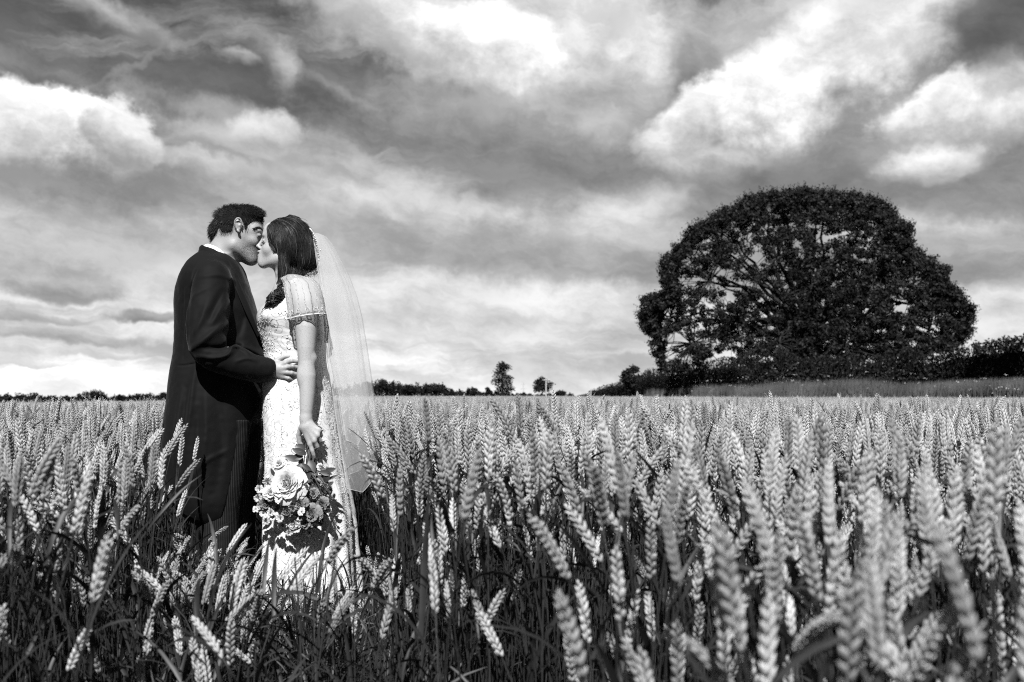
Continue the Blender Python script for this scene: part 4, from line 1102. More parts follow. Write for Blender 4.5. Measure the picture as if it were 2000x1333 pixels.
# fine strands over the forehead
for q in range(26):
    s0 = T(552+rr.uniform(-16, 4), 428+rr.uniform(0, 3), BY-rr.uniform(.02, .06)); p = spline([s0, T(531+rr.uniform(-3, 4), 438+rr.uniform(-2, 4), BY-.052), T(525+rr.uniform(-2, 4), 455, BY-.058), T(527+rr.uniform(-3, 4), 474, BY-.062), T(535+rr.uniform(-2, 5), 490, BY-.068)], 16)
    v_, f_ = tubes(p, np.linspace(.0013, .0008, 16), 3); mb.add(v_, f_)
tag(mb.build('hair', M_hairb, bride), 'long dark hair gathered in loose curls over one shoulder')
ml.build('hair_highlight', M_strand, bride)  # strands coloured pale to imitate gleams on the hair
# ==================================================================== GOWN, VEIL, BOUQUET
def smooth_cols(rows, n):
    rows = np.array(rows, float); o = np.argsort(rows[:, 0]); rows = rows[o]; yy = np.linspace(rows[0, 0], rows[-1, 0], n); out = []
    for c in range(1, rows.shape[1]):
        q = np.interp(yy, rows[:, 0], rows[:, c]); k = np.hanning(9); k /= k.sum(); out.append(np.convolve(np.pad(q, 4, mode='reflect', reflect_type='odd'), k, 'valid'))
    return yy, out
DR = [(548, 562, 600, .075), (556, 550, 608, .105), (575, 538, 616, .135), (592, 528, 626, .15), (606, 516, 631, .158), (620, 509, 633, .160), (636, 507, 635, .156), (652, 510, 635, .146), (668, 515, 635, .138), (690, 519.5, 635, .130), (706, 521, 636, .130),
      (740, 519, 642, .145), (780, 519, 650, .168), (820, 521, 658, .182), (860, 524, 665, .188), (900, 526, 671, .190), (940, 526, 678, .195), (1000, 525, 689, .21), (1060, 526, 692, .22), (1120, 527, 696, .235), (1200, 528, 701, .25), (1231, 527, 704, .255)]
nv, nu = 300, 168
yy, (dl, dr, db) = smooth_cols(DR, nv)
def dress_pt(v, th, off=0.0):
    """v: photo row, th: angle (0 = towards his side, -pi/2 = towards the camera)"""
    v = np.asarray(v, float); th = np.asarray(th, float)
    l, r, b = np.interp(v, yy, dl), np.interp(v, yy, dr), np.interp(v, yy, db)*(1-.06*np.clip((v-700)/100, 0, 1))
    xl = (l-CX)/FPX*(YC+BY); xr = (r-CX)/FPX*(YC+BY); c, a = (xl+xr)/2, (xr-xl)/2
    z = CH+(HY-v)/FPX*(YC+BY)
    low = np.clip((v-780)/400, 0, 1); k = low**1.1
    f = k*(.012*np.sin(9*th+1.3+.004*v)+.010*np.sin(17*th+.7*np.sin(.01*v))+.006*np.sin(5*th+.5))
    ruch = np.exp(-((v-668)/34)**2); f = f+ruch*.0006*np.sin(v*.62+3*np.sin(th*1.7)+1.5*np.sin(2.3*th))*np.clip(-np.sin(th), 0, 1)**.5
    f = f+.0007*np.sin(v*.11+th*7)+.0005*np.sin(v*.23-th*13)
    bust = .030*np.exp(-((v-622)/17)**2)*(np.exp(-((th+2.25)/.38)**2)+np.exp(-((th-2.25)/.38)**2))
    s = 2.3+.9*np.clip(-np.sin(th), 0, 1)**.5*np.clip((v-690)/60, 0, 1); ct, st = np.cos(th), np.sin(th); q = (np.abs(ct)**s+np.abs(st)**s)**(-1/s)
    x = c+(a+f+off)*ct*q-bust*.6*0; y = YC+BY+(b+f+off+bust)*st*q
    return np.stack([x, y, np.broadcast_to(z, x.shape)], -1)
thg = np.linspace(-PI, PI, nu, endpoint=False); V_, TH = np.meshgrid(yy, thg, indexing='ij')
gown = mesh_np('gown', dress_pt(V_, TH).reshape(-1, 3), grid_faces(nu, nv, True)[:, ::-1])
M_gown = mat('gown_satin', .74, .5, .3, bump=(60, .15, .002))
# raised thread embroidery in the cloth itself
nt = M_gown.node_tree; N, L = nt.nodes, nt.links; b = N['Principled BSDF']; tc = N.new('ShaderNodeTexCoord')
wn = N.new('ShaderNodeTexNoise'); L.new(tc.outputs['Object'], wn.inputs[0]); wn.inputs['Scale'].default_value = 9
va = N.new('ShaderNodeVectorMath'); va.operation = 'MULTIPLY_ADD'; L.new(wn.outputs['Color'], va.inputs[0]); va.inputs[1].default_value = (.09,)*3; L.new(tc.outputs['Object'], va.inputs[2])
vo = N.new('ShaderNodeTexVoronoi'); vo.feature = 'F1'; L.new(va.outputs[0], vo.inputs['Vector']); vo.inputs['Scale'].default_value = 17
ml_ = N.new('ShaderNodeMath'); ml_.operation = 'MULTIPLY'; L.new(vo.outputs['Distance'], ml_.inputs[0]); ml_.inputs[1].default_value = 30
sn = N.new('ShaderNodeMath'); sn.operation = 'SINE'; L.new(ml_.outputs[0], sn.inputs[0])
mr = N.new('ShaderNodeMapRange'); L.new(sn.outputs[0], mr.inputs[0]); mr.inputs[1].default_value = -1; mr.inputs[2].default_value = -.55; mr.inputs[3].default_value = .46; mr.inputs[4].default_value = .66
cc = N.new('ShaderNodeCombineColor'); [L.new(mr.outputs[0], cc.inputs[i]) for i in range(3)]; L.new(cc.outputs[0], b.inputs['Base Color'])
b2 = N.new('ShaderNodeBump'); L.new(mr.outputs[0], b2.inputs['Height']); b2.inputs['Strength'].default_value = .4; b2.inputs['Distance'].default_value = .005; b2.invert = False
old = b.inputs['Normal'].links[0].from_node; L.new(b2.outputs[0], old.inputs['Normal']) 
tag(link('gown', gown, M_gown, bride), 'long white satin gown with scrolling embroidery')
# beads: scrolls, hanging lines and dense work at the front edge and back edge
M_bd = mat('bead_dark', .06, .25, .8); M_bw = mat('bead_pale', .6, .25, .8)
iV, iF = icosa(0, 1, 1)
def beads(P_, rad, mb, m=0):
    P_ = np.asarray(P_); rad = np.broadcast_to(rad, (len(P_),)); V = P_[:, None]+iV[None]*rad[:, None, None]
    F = (iF[None]+np.arange(len(P_))[:, None, None]*len(iV)).reshape(-1, 3); mb.add(V.reshape(-1, 3), F, m)
rb = np.random.default_rng(5); mbd, mbw = MB(), MB()
vs, ths = [], []
def px_th(v, frac):           # fraction across the near side: 0 his side, 1 the veil side
    return -PI+np.arccos(np.clip(1-2*frac, -1, 1))*1.0
for k in range(150):          # scroll sprays
    v0 = rb.uniform(600, 1180); f0 = rb.uniform(.0, 1.0); r0 = rb.uniform(5, 12); n = rb.integers(9, 20); a0 = rb.uniform(0, 6.3); sp = rb.uniform(.2, .4)*rb.choice([-1, 1])
    j = np.arange(n); rr_ = r0*(1-j/n*.8); vs.append(v0+rr_*np.sin(a0+j*sp)); ths.append(px_th(v0, f0)+rr_*np.cos(a0+j*sp)/72)
V1 = np.concatenate(vs); T1 = np.concatenate(ths)
for k in range(11):           # long hanging vines
    f0 = (.06, .14, .24, .36, .5, .62, .72, .82, .9, .95, .99)[k]; v = np.arange(700, 1200, 3.1); th = px_th(v, f0)+.05*np.sin(v*.05+k*2)+rb.normal(0, .012, len(v)); V1 = np.concatenate([V1, v]); T1 = np.concatenate([T1, th])
n = 900; v = rb.uniform(600, 760, n); th = px_th(v, np.abs(rb.normal(0, .14, n))); V1 = np.concatenate([V1, v]); T1 = np.concatenate([T1, th])
n = 500; v = rb.uniform(600, 1100, n); th = px_th(v, 1-np.abs(rb.normal(0, .05, n))); V1 = np.concatenate([V1, v]); T1 = np.concatenate([T1, th])
n = 450; v = rb.uniform(760, 1000, n); th = px_th(v, np.abs(rb.normal(0, .06, n))); V1 = np.concatenate([V1, v]); T1 = np.concatenate([T1, th])
Pb = dress_pt(V1, T1, .0010); dk = rb.random(len(Pb)) < .42; sz = rb.uniform(.0009, .0017, len(Pb))
beads(Pb[dk], sz[dk], mbd); beads(Pb[~dk], sz[~dk]*1.1, mbw)
tag(mbd.build('dark_beadwork', M_bd, bride), 'dark beads sewn in scrolls on the gown', kind='stuff'); tag(mbw.build('pale_beadwork', M_bw, bride), 'pale beads sewn in scrolls on the gown', kind='stuff')

# sheer cap sleeve with bead lines and scalloped hem
M_sheer = mat('sheer_net', .60, .6, .3, trans=.3, alpha=.62); M_trim = mat('lace_trim', .6, .5, .4)
def sleeve(sgn):
    nu_, nv_ = 60, 30; V = []
    def sp(u, t, off=0):
        th = u*2*PI; scal = .5+.5*np.abs(np.sin(u*2*PI*4.5))
        ax = spline([T(573, 538, sgn*.085+BY), T(588, 556, sgn*.135+BY), T(594, 582, sgn*.178+BY), T(597, 606, sgn*.192+BY), T(598, 618, sgn*.195+BY)], 40)
        rx = np.interp(t, [0, .1, .35, .7, 1], [.026, .062, .072, .072, .073])+off; ry = np.interp(t, [0, .1, .35, .7, 1], [.030, .056, .060, .057, .054])+off
        tt = np.clip(t*(.93+.07*scal), 0, 1)*39.99; i = np.clip(tt.astype(int), 0, 38); f = (tt-i)[..., None]; c = ax[i]*(1-f)+ax[i+1]*f
        k = t*(.0035*np.sin(u*2*PI*9)+.002*np.sin(u*2*PI*17+1)); x = c[..., 0]+(rx+k)*np.cos(th); y = c[..., 1]+(ry+k)*np.sin(th); z = c[..., 2]+.012*np.cos(th)*t-.006*(1-scal)*t
        return np.stack([x, y, z], -1)
    U, T_ = np.meshgrid(np.linspace(0, 1, nu_, endpoint=False), np.linspace(0, 1, nv_), indexing='xy')
    o = link('sleeve', mesh_np('sleeve', sp(U, T_).reshape(-1, 3), grid_faces(nu_, nv_, True)), M_sheer, bride); tag(o, 'sheer beaded cap sleeve')
    b1, b2 = MB(), MB()
    for k in range(18):
        t = np.linspace(.05, 1, 44); u = np.full(44, k/18)+.004*np.sin(t*30); p = sp(u, t, .0015); beads(p, rb.uniform(.0012, .0024, 44), b1 if k % 3 else b2)
    u = np.linspace(0, 1, 150); beads(sp(u, np.ones(150), .001), .0026, b1); beads(sp(u, np.full(150, .9), .001), .0014, b2)
    for k in range(13):
        u0 = k/13+.02; a = np.linspace(0, 2*PI, 13); beads(sp(u0+.014*np.cos(a), .80+.06*np.sin(a), .002), .0017, b1); beads(sp(u0+.008*np.cos(a[:7]), .82+.03*np.sin(a[:7]), .002), .0013, b2)
        v_, f_ = tubes(sp(u0+.02*np.cos(a), .80+.09*np.sin(a), .001), .0009, 4); b1.add(v_, f_)
    b1.build('pale_sleeve_beads', M_trim, o); b2.build('dark_sleeve_beads', mat('bead_mid', .22, .3, .7), o)
sleeve(-1); sleeve(1)
# shoulder and back drape of beaded net falling behind the arm
def fall_pt(u, t, off=0):
    x0 = np.interp(t, [0, .2, .5, .75, 1], [606, 622, 630, 634, 636]); x1 = np.interp(t, [0, .2, .5, .75, 1], [612, 631, 638, 644, 640]); v = 552+t*118
    dy = -.06-.10*np.sin(PI*np.clip(t*.8+.2, 0, 1))*(1-u*.8)+.012*np.sin(u*14); D = YC+BY+dy-off
    px_ = x0+(x1-x0)*u+2*np.sin(u*9+t*4)*t; return np.stack([(px_-CX)/FPX*D, D, CH+(HY-v)/FPX*D], -1)
U, T_ = np.meshgrid(np.linspace(0, 1, 20), np.linspace(0, 1, 40)); fall = link('shoulder_drape', mesh_np('shoulder_drape', fall_pt(U, T_).reshape(-1, 3), grid_faces(20, 40)), M_sheer, bride)
b1, b2 = MB(), MB()
for u0 in (.05, .3, .6, .97):
    t = np.linspace(0, 1, 55); beads(fall_pt(np.full(55, u0)+rb.normal(0, .02, 55), t, .002), rb.uniform(.0012, .0024, 55), b1 if u0 != .6 else b2)
n = 160; beads(fall_pt(rb.random(n), rb.random(n), .002), rb.uniform(.001, .002, n), b2)
b1.build('pale_drape_beads', M_trim, fall); b2.build('dark_drape_beads', M_bd, fall)

# ---------------- veil: comb, two layers of tulle with a fine corded edge
M_veil = mat('tulle', .78, .8, .1, trans=.45, alpha=.27); M_cord = mat('tulle_edge', .8, .5, .3, alpha=.6)
def veil_layer(name, L_, R_, H_, depth, seed, folds, amp, mt, label):
    """L_, R_: (row, px) of the inner and outer edge; H_: row of the hem across the sheet"""
    r = np.random.default_rng(seed); nu_, nv_ = 90, 110; ph = r.uniform(0, 6.3, 4)
    U, T_ = np.meshgrid(np.linspace(0, 1, nu_), np.linspace(0, 1, nv_))
    # u runs from near inner edge, round the outside, to the far inner edge
    side = 1-np.abs(2*U-1)                       # 0 at inner edges, 1 at the outermost fold
    nearfar = np.where(U < .5, -1, 1)
    hem = np.interp(U, np.linspace(0, 1, len(H_)), H_); v = 456+(hem-456)*T_
    xl = np.interp(v, *zip(*L_)); xr = np.interp(v, *zip(*R_))
    ang = side**.8*PI/2; px_ = xl+(xr-xl)*np.sin(ang)**1.15
    gro = np.clip((v-456)/250, 0, 1)**.7
    fl = gro*amp*(np.sin(U*folds+ph[0])+.6*np.sin(U*folds*1.9+ph[1]+.003*v)+.35*np.sin(U*folds*3.3+ph[2]))
    dy = nearfar*np.cos(ang)*depth*(.25+.75*gro)+fl; D = YC+BY+dy
    px_ = px_+gro*amp*160*np.sin(U*folds*1.3+ph[3]+.004*v)*np.cos(ang*.98)
    Vv = np.stack([(px_-CX)/FPX*D, D, CH+(HY-v)/FPX*D], -1)
    o = link(name, mesh_np(name, Vv.reshape(-1, 3), grid_faces(nu_, nv_)), mt, bride); tag(o, label)
    mb = MB(); 
    for e in (Vv[-1, :], Vv[:, 0], Vv[:, -1]): v_, f_ = tubes(e, .0007, 4); mb.add(v_, f_)
    mb.build('edge_cord', M_cord, o)
veil_layer('veil', [(456, 611), (500, 617), (540, 623), (600, 632), (660, 636), (700, 640), (760, 648), (850, 660), (955, 676)],
           [(456, 622), (462, 637), (480, 652), (500, 663), (540, 683), (580, 698), (620, 708), (680, 718), (740, 727), (800, 735), (860, 742), (960, 752)],
           [955, 962, 940, 900, 884, 880, 880, 890, 920, 930], .085, 3, 9, .012, M_veil, 'long layer of the white tulle veil')
veil_layer('veil_layer', [(456, 611), (500, 618), (540, 626), (600, 636), (700, 646), (780, 662), (870, 676)],
           [(456, 619), (462, 632), (480, 645), (500, 656), (560, 682), (620, 699), (680, 708), (740, 716), (780, 722), (880, 730)],
           [860, 870, 840, 800, 780, 778, 790, 820, 850], .065, 9, 12, .012, M_veil, 'shorter upper layer of the white tulle veil')
mb = MB(); c = spline([T(605, 447, BY-.05), T(612, 456, BY-.055), T(618, 475, BY-.05), T(622, 500, BY-.04), T(624, 520, BY-.03)], 60); v_, f_ = tubes(c, .0022, 6); mb.add(v_, f_); beads(c[::2]+[.001, -.003, 0], rb.uniform(.002, .004, 30), mb)
beads(c[::3]+rb.normal(0, .004, (20, 3)), rb.uniform(.0015, .003, 20), mb); tag(mb.build('hair_comb', M_bw, bride), 'pale beaded comb holding the veil')

# ---------------- bouquet
bq = empty('bouquet', tuple(T(606, 858, -.24))); tag(bq, 'bouquet hanging head down, large pale rose with smaller blooms and dark leaves', 'bouquet')
M_rose = mat('pale_petal', .58, .55, .3, trans=.2); M_rosed = mat('dark_petal', .22, .55, .3, trans=.15); M_bleaf = mat('bouquet_leaf', .045, .45, .4, trans=.1); M_tw = mat('twig', .07, .6, .3); M_bud = mat('bud', .5, .5, .3)  # most small roses have darker petals than the large one
def frame(n, up=(0, 0, 1)):
    n = norm(n); a = norm(np.cross(up, n)) if abs(np.dot(norm(up), n)) < .97 else norm(np.cross([1, 0, 0], n)); return a, np.cross(n, a), n
def petal(mb, c, n, az, tilt, L_, W_, r, curl=.5, m=0, r0=0.0):
    a, b, n = frame(n); out = a*math.cos(az)+b*math.sin(az); sd = -a*math.sin(az)+b*math.cos(az)
    nu_, nv_ = 7, 6; V = []
    for j in range(nv_):
        t = j/(nv_-1); ang = tilt-curl*t*t; 
        for i in range(nu_):
            u = i/(nu_-1)*2-1; w = W_*math.sin(min(1, t*.8+.22)*PI*.62)*(1 if t < .8 else 1-.25*(t-.8)/.2)
            rad = r0+L_*t*math.cos(tilt-curl*t*t*.5); h = L_*t*math.sin(tilt-curl*t*t*.5)
            cup = (u*u)*W_*.35*(1-t*.3); ruf = .0018*math.sin(u*5+az*3)*t*t
            V.append(c+out*(rad-cup*.55)+n*(h+cup*.25+ruf)+sd*u*w*(1-.02)+0*n)
    V = np.array(V)+r.normal(0, L_*.012, (len(V), 3)); mb.add(V, grid_faces(nu_, nv_), m)
def rose(c, n, R_, m, name, label=None, parent=bq, rings=6, seed=0):
    r = np.random.default_rng(seed); mb = MB(); n = norm(n)
    for k in range(rings):
        f = k/(rings-1); cnt = int(4+f*9); tilt = 1.50-1.25*f**1.1; L_ = R_*(.50+.55*f); W_ = R_*(.30+.18*f)
        for q in range(cnt): petal(mb, c-n*R_*.35*(1-0*f)+n*R_*.10*(1-f), n, q/cnt*2*PI+k*.9+r.normal(0, .12), tilt+r.normal(0, .08), L_*r.uniform(.9, 1.08), W_*r.uniform(.85, 1.1), r, curl=.3+.5*f, r0=R_*.16*f)
    for q in range(10):  # tightly folded heart
        th = r.uniform(0, 6.3); petal(mb, c+n*R_*.02+np.array(frame(n)[0])*math.cos(th)*R_*.16+np.array(frame(n)[1])*math.sin(th)*R_*.16-n*R_*.25, n, r.uniform(0, 6.3), 1.5, R_*.52, R_*.2, r, curl=-.2)
    o = mb.build(name, m, parent)
    if label: tag(o, label)
    return o
def flower(c, n, R_, m, name='small_flower', seed=0, k=6):
    r = np.random.default_rng(seed); mb = MB()
    for q in range(k): petal(mb, c, n, q/k*2*PI+r.normal(0, .1), r.uniform(.3, .7), R_*r.uniform(.85, 1.1), R_*.42, r, curl=.5, r0=R_*.05)
    o = mb.build(name, m, bq); b2 = MB(); cc = c+norm(n)*R_*.25; beads(cc+r.normal(0, R_*.12, (9, 3)), R_*.10, b2); b2.build('flower_centre', M_tw, o); return o
def leafm(c, d, n, L_, W_, m=M_bleaf, name='leaf'):
    d = norm(d); s_ = norm(np.cross(d, n)); n = np.cross(s_, d); mb = MB(); V = []; k = 8
    for j in range(k+1):
        t = j/k; w = W_*math.sin(PI*min(1, t*.94+.03))**.8; p = c+d*L_*t-n*L_*.22*t*t
        V += [p+s_*w+n*w*.25, p, p-s_*w+n*w*.25]
    mb.add(np.array(V), grid_faces(3, k+1)); return mb.build(name, m, bq)
rose(T(560, 944, -.36), (-.25, -1, .35), .066, M_rose, 'large_rose', 'large pale full blown rose', seed=3, rings=10)
for i, (x, y, dy, R_, mm) in enumerate([(520, 985, -.33, .030, M_rosed), (560, 1000, -.355, .027, M_rosed), (585, 985, -.36, .028, M_rosed), (608, 1004, -.345, .034, M_rosed), (628, 986, -.32, .026, M_rosed), (596, 1022, -.335, .026, M_rosed),
                                   (528, 962, -.35, .026, M_bud), (612, 965, -.33, .022, M_rosed), (572, 1024, -.325, .025, M_rose), (545, 905, -.30, .026, M_rose)]):
    rose(T(x, y, dy), (-.1+rb.normal(0, .25), -1, rb.normal(.1, .3)), R_, mm, 'rose', seed=20+i, rings=4)
for i, (x, y, dy) in enumerate([(505, 972, -.32), (510, 988, -.32), (500, 995, -.30), (515, 1002, -.31), (522, 940, -.33), (507, 955, -.31), (537, 1010, -.33), (552, 1026, -.32), (580, 1034, -.31), (640, 972, -.29), (640, 995, -.29), (545, 975, -.37), (590, 1000, -.37), (617, 1030, -.30), (600, 950, -.36), (624, 1012, -.33), (548, 1012, -.35), (565, 1040, -.31), (634, 950, -.30), (520, 1018, -.30), (605, 1042, -.29), (530, 1000, -.34), (571, 990, -.375)]):
    flower(T(x, y, dy), (rb.normal(-.2, .4), -1, rb.normal(.1, .4)), rb.uniform(.013, .019), M_rose if i % 3 else M_bud, seed=50+i)
for i in range(64):
    x, y = np.clip(rb.normal(588, 30), 520, 640), np.clip(rb.normal(972, 28), 910, 1025)
    if x < 585 and y < 975 and i % 4: x = rb.uniform(590, 640)
    leafm(T(x, y, -.26-rb.uniform(0, .07)), (rb.normal((x-585)/60, .5), rb.normal(-.2, .3), rb.normal(-(y-960)/70, .5)), (0, -1, .2), rb.uniform(.025, .05), rb.uniform(.006, .013))
for x, y, d in ((598, 888, (-.6, -.3, .3)), (592, 892, (-.9, -.2, -.1)), (604, 900, (.4, -.4, -.6)), (590, 906, (-.5, -.4, -.7)), (600, 915, (.6, -.3, -.3)), (612, 918, (.9, -.2, .1)), (606, 910, (.2, -.5, -.9)), (585, 900, (-.8, -.3, .3)), (618, 930, (.8, -.3, -.4)), (602, 928, (0, -.5, -.9)), (596, 880, (-.8, -.2, .5))):
    leafm(T(x, y, -.285), d, (0, -1, .3), rb.uniform(.04, .06), rb.uniform(.012, .017))
for i, (x, y, d) in enumerate([(630, 915, (.5, -.3, .2)), (640, 925, (.6, -.3, -.2)), (645, 960, (.7, -.2, -.2))]): rose(T(x, y, -.28), d, .020, M_rosed if i else M_bud, 'rose', seed=90+i, rings=3)
g0 = T(604, 866, -.243)
for i in range(16):           # stems: through the fist, fanning out above it
    a = i/15; bx = rb.uniform(540, 632); by = rb.uniform(935, 1000)
    p = spline([T(bx, by, -.29+rb.uniform(-.03, .02)), T(600+rb.normal(0, 6), 905, -.262+rb.normal(0, .01)), g0+np.array([rb.normal(0, .006), rb.normal(0, .005), 0]), T(611+a*21, 820+a*20+rb.normal(0, 1.5), -.236+rb.normal(0, .008))], 14)
    mb = MB(); v_, f_ = tubes(p, .0020, 5); mb.add(v_, f_); mb.build('stem', M_tw, bq)
for x0, y0, x1, y1 in ((592, 905, 645, 962), (598, 912, 630, 970), (610, 930, 650, 975), (585, 930, 610, 1000)):
    mb = MB(); v_, f_ = tubes(spline([T(x0, y0, -.30), T((x0+x1)/2+3, (y0+y1)/2-3, -.33), T(x1, y1, -.31)], 10), .0022, 5); mb.add(v_, f_); iv = iV*.006; mb.add(T(x1, y1, -.31)+iv, iF); mb.build('berry_twig', M_tw, bq)
# ==================================================================== TREES, HEDGE, VERGE
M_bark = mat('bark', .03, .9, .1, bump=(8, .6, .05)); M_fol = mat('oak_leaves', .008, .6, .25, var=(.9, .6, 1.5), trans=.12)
M_folf = mat('far_leaves', .012, .7, .15, var=(.4, .6, 1.5)); M_hedge = mat('hedge_leaves', .013, .65, .2, var=(2.0, .5, 1.7), trans=.1)
M_vg = mat('verge_grass', .09, .8, .1, var=(.6, .5, 1.3)); M_umbel = mat('umbel_flowers', .6, .8, .1)
rt = np.random.default_rng(77)
def leaf_quads(c, size, r, mb, m=0, face=None):
    """c (n,3) centres -> small folded leaf faces turned every way"""
    n = len(c); a = norm(r.normal(0, 1, (n, 3)))
    if face is not None: a = norm(a-face*(a*face).sum(1, keepdims=True)); b0 = np.cross(face, a)
    b = b0 if face is not None else norm(np.cross(a, norm(r.normal(0, 1, (n, 3))))); s = size*r.uniform(.6, 1.3, (n, 1)); w = s*r.uniform(.35, .6, (n, 1))
    V = np.stack([c-a*s, c+b*w, c+a*s, c-b*w], 1).reshape(-1, 3); F = np.arange(4*n).reshape(-1, 4); mb.add(V, F, m)
def wp(px, py, Y, dy=0): D = Y+dy; return np.stack([(np.asarray(px)-CX)/FPX*D, np.broadcast_to(D, np.shape(px)), CH+(HY-np.asarray(py))/FPX*D], -1)
def in_poly(x, y, poly):
    poly = np.asarray(poly); n = len(poly); r = np.zeros(len(x), bool)
    for i in range(n):
        x0, y0 = poly[i]; x1, y1 = poly[(i+1) % n]; c = ((y0 > y) != (y1 > y)) & (x < (x1-x0)*(y-y0)/((y1-y0) if y1 != y0 else 1e-9)+x0); r ^= c
    return r
def edge_dist(x, y, poly):
    poly = np.asarray(poly, float); d = np.full(len(x), 1e9)
    for i in range(len(poly)):
        a, b = poly[i], poly[(i+1) % len(poly)]; ab = b-a; t = np.clip(((x-a[0])*ab[0]+(y-a[1])*ab[1])/(ab@ab), 0, 1); d = np.minimum(d, np.hypot(x-a[0]-t*ab[0], y-a[1]-t*ab[1]))
    return d
# ---- the big oak
OY = 70.0
OP = [(232,640),(250,545),(330,530),(352,505),(330,400),(365,340),(430,280),(475,225),(530,200),(600,150),(690,115),(720,90),(800,65),(940,52),(1000,44),(1130,65),(1250,72),(1330,100),(1390,140),(1420,190),(1475,225),(1478,300),(1550,360),(1650,412),(1635,470),(1700,510),(1730,560),(1770,600),(1760,660),(1735,740),(1690,780),(1570,790),(1500,830),(1380,850),(1250,872),(1100,865),(900,865),(780,865),(640,880),(540,870),(430,890),(330,880),(305,800),(290,740),(240,670)]
OP = [(1150+x/2.353, 350+y/2.353) for x, y in OP]
GAPS = [(500,478,110,26),(600,428,70,22),(790,372,42,42),(770,330,30,20),(960,305,34,34),(975,350,25,20),(1220,440,36,22),(420,735,80,38),(370,790,40,40),(610,820,80,34),(560,680,60,14),(780,815,60,18),(1450,600,42,20),(1440,570,30,14),(1130,825,36,12),(850,215,80,12),(1290,622,26,14),(1500,745,20,24),(1410,815,22,8),(1090,272,70,24),(1180,250,40,16),(780,490,70,16),(640,500,60,16),(1260,370,40,16),(1320,210,30,10),(560,570,40,10),(1180,580,44,12),(900,560,20,10),(700,420,50,20),(870,390,30,20),(1040,425,30,12),(500,620,20,12),(1190,730,16,20),(1370,690,16,12),(800,690,40,8),(1330,500,26,10),(1500,490,24,10),(690,760,24,14),(1420,560,20,10),(1540,700,18,16)]
GAPS = [(1150+x/2.353, 350+y/2.353, a/2.353, b/2.353) for x, y, a, b in GAPS]
N0 = 30000; x = rt.uniform(1245, 1905, N0); y = rt.uniform(366, 726, N0); ins = in_poly(x, y, OP); x, y = x[ins], y[ins]; ed = edge_dist(x, y, OP)
# depth: a dome as deep as it is wide; clumps crowd its skin
cxp, cyp = 1578, 700; rx, ry = 330, 335
rr2 = ((x-cxp)/rx)**2+(np.minimum(y-cyp, 0)/ry)**2; half = 9.0*np.sqrt(np.clip(1-rr2*.92, .02, 1)); u = rt.uniform(-1, 1, len(x)); dpt = np.sign(u)*np.abs(u)**.45*half
g = np.zeros(len(x))
for a, b, c, d in GAPS: g = np.maximum(g, 1.0-np.sqrt(((x-a)/c)**2+((y-b)/d)**2))
pr = np.where(ed < 26, 1.0, .42)*np.where(g > .45, .03, np.where(g > 0, .16, 1))
pr *= np.where(y > 700, .3, 1)*np.where((ed >= 26) & (np.abs(y-560) < 120) & (x < 1560), .72, 1)
k = rt.random(len(x)) < pr; x, y, dpt, ed = x[k], y[k], dpt[k], ed[k]
sel = rt.permutation(len(x))[:3100]; x, y, dpt, ed = x[sel], y[sel], dpt[sel], ed[sel]
cl = wp(x, y, OY, dpt); 
gp = g[k][sel]
cr = np.where(gp > 0, .6, 1)*np.where(ed < 26, rt.uniform(.30, .46, len(x)), rt.uniform(.34, .52, len(x)))
oak = empty('oak_tree', (float((1575-CX)/FPX*OY), OY, float(ground_z((1575-CX)/FPX*OY, OY))))
tag(oak, 'huge lone oak with wide domed dark crown standing behind the hedge', 'tree')
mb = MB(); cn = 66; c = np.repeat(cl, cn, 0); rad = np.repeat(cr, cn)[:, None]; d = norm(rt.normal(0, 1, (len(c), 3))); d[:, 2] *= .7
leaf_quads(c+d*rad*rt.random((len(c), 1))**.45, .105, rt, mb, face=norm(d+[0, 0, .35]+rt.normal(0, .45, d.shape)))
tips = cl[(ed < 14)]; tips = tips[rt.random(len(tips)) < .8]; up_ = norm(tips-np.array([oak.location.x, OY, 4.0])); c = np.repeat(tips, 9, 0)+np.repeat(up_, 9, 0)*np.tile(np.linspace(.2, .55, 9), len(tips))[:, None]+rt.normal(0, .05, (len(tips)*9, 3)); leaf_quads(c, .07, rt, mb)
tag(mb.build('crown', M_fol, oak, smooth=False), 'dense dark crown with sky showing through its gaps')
mb = MB(); base = np.array(oak.location)
tr = spline([base, base+[0, 0, 1.4], base+[.1, 0, 3.0], base+[.2, 0, 4.6], base+[.3, .1, 6.6]], 20); v_, f_ = tubes(tr, np.concatenate([[1.0, .85], np.linspace(.74, .45, 18)]), 14); mb.add(v_, f_)
trunk = mb.build('trunk', M_bark, oak)
kc = cl[rt.permutation(len(cl))[:40]].copy()
for _ in range(6):
    lab = ((cl[:, None]-kc[None])**2).sum(-1).argmin(1)
    for j in range(len(kc)):
        if (lab == j).any(): kc[j] = cl[lab == j].mean(0)
mbt = MB()
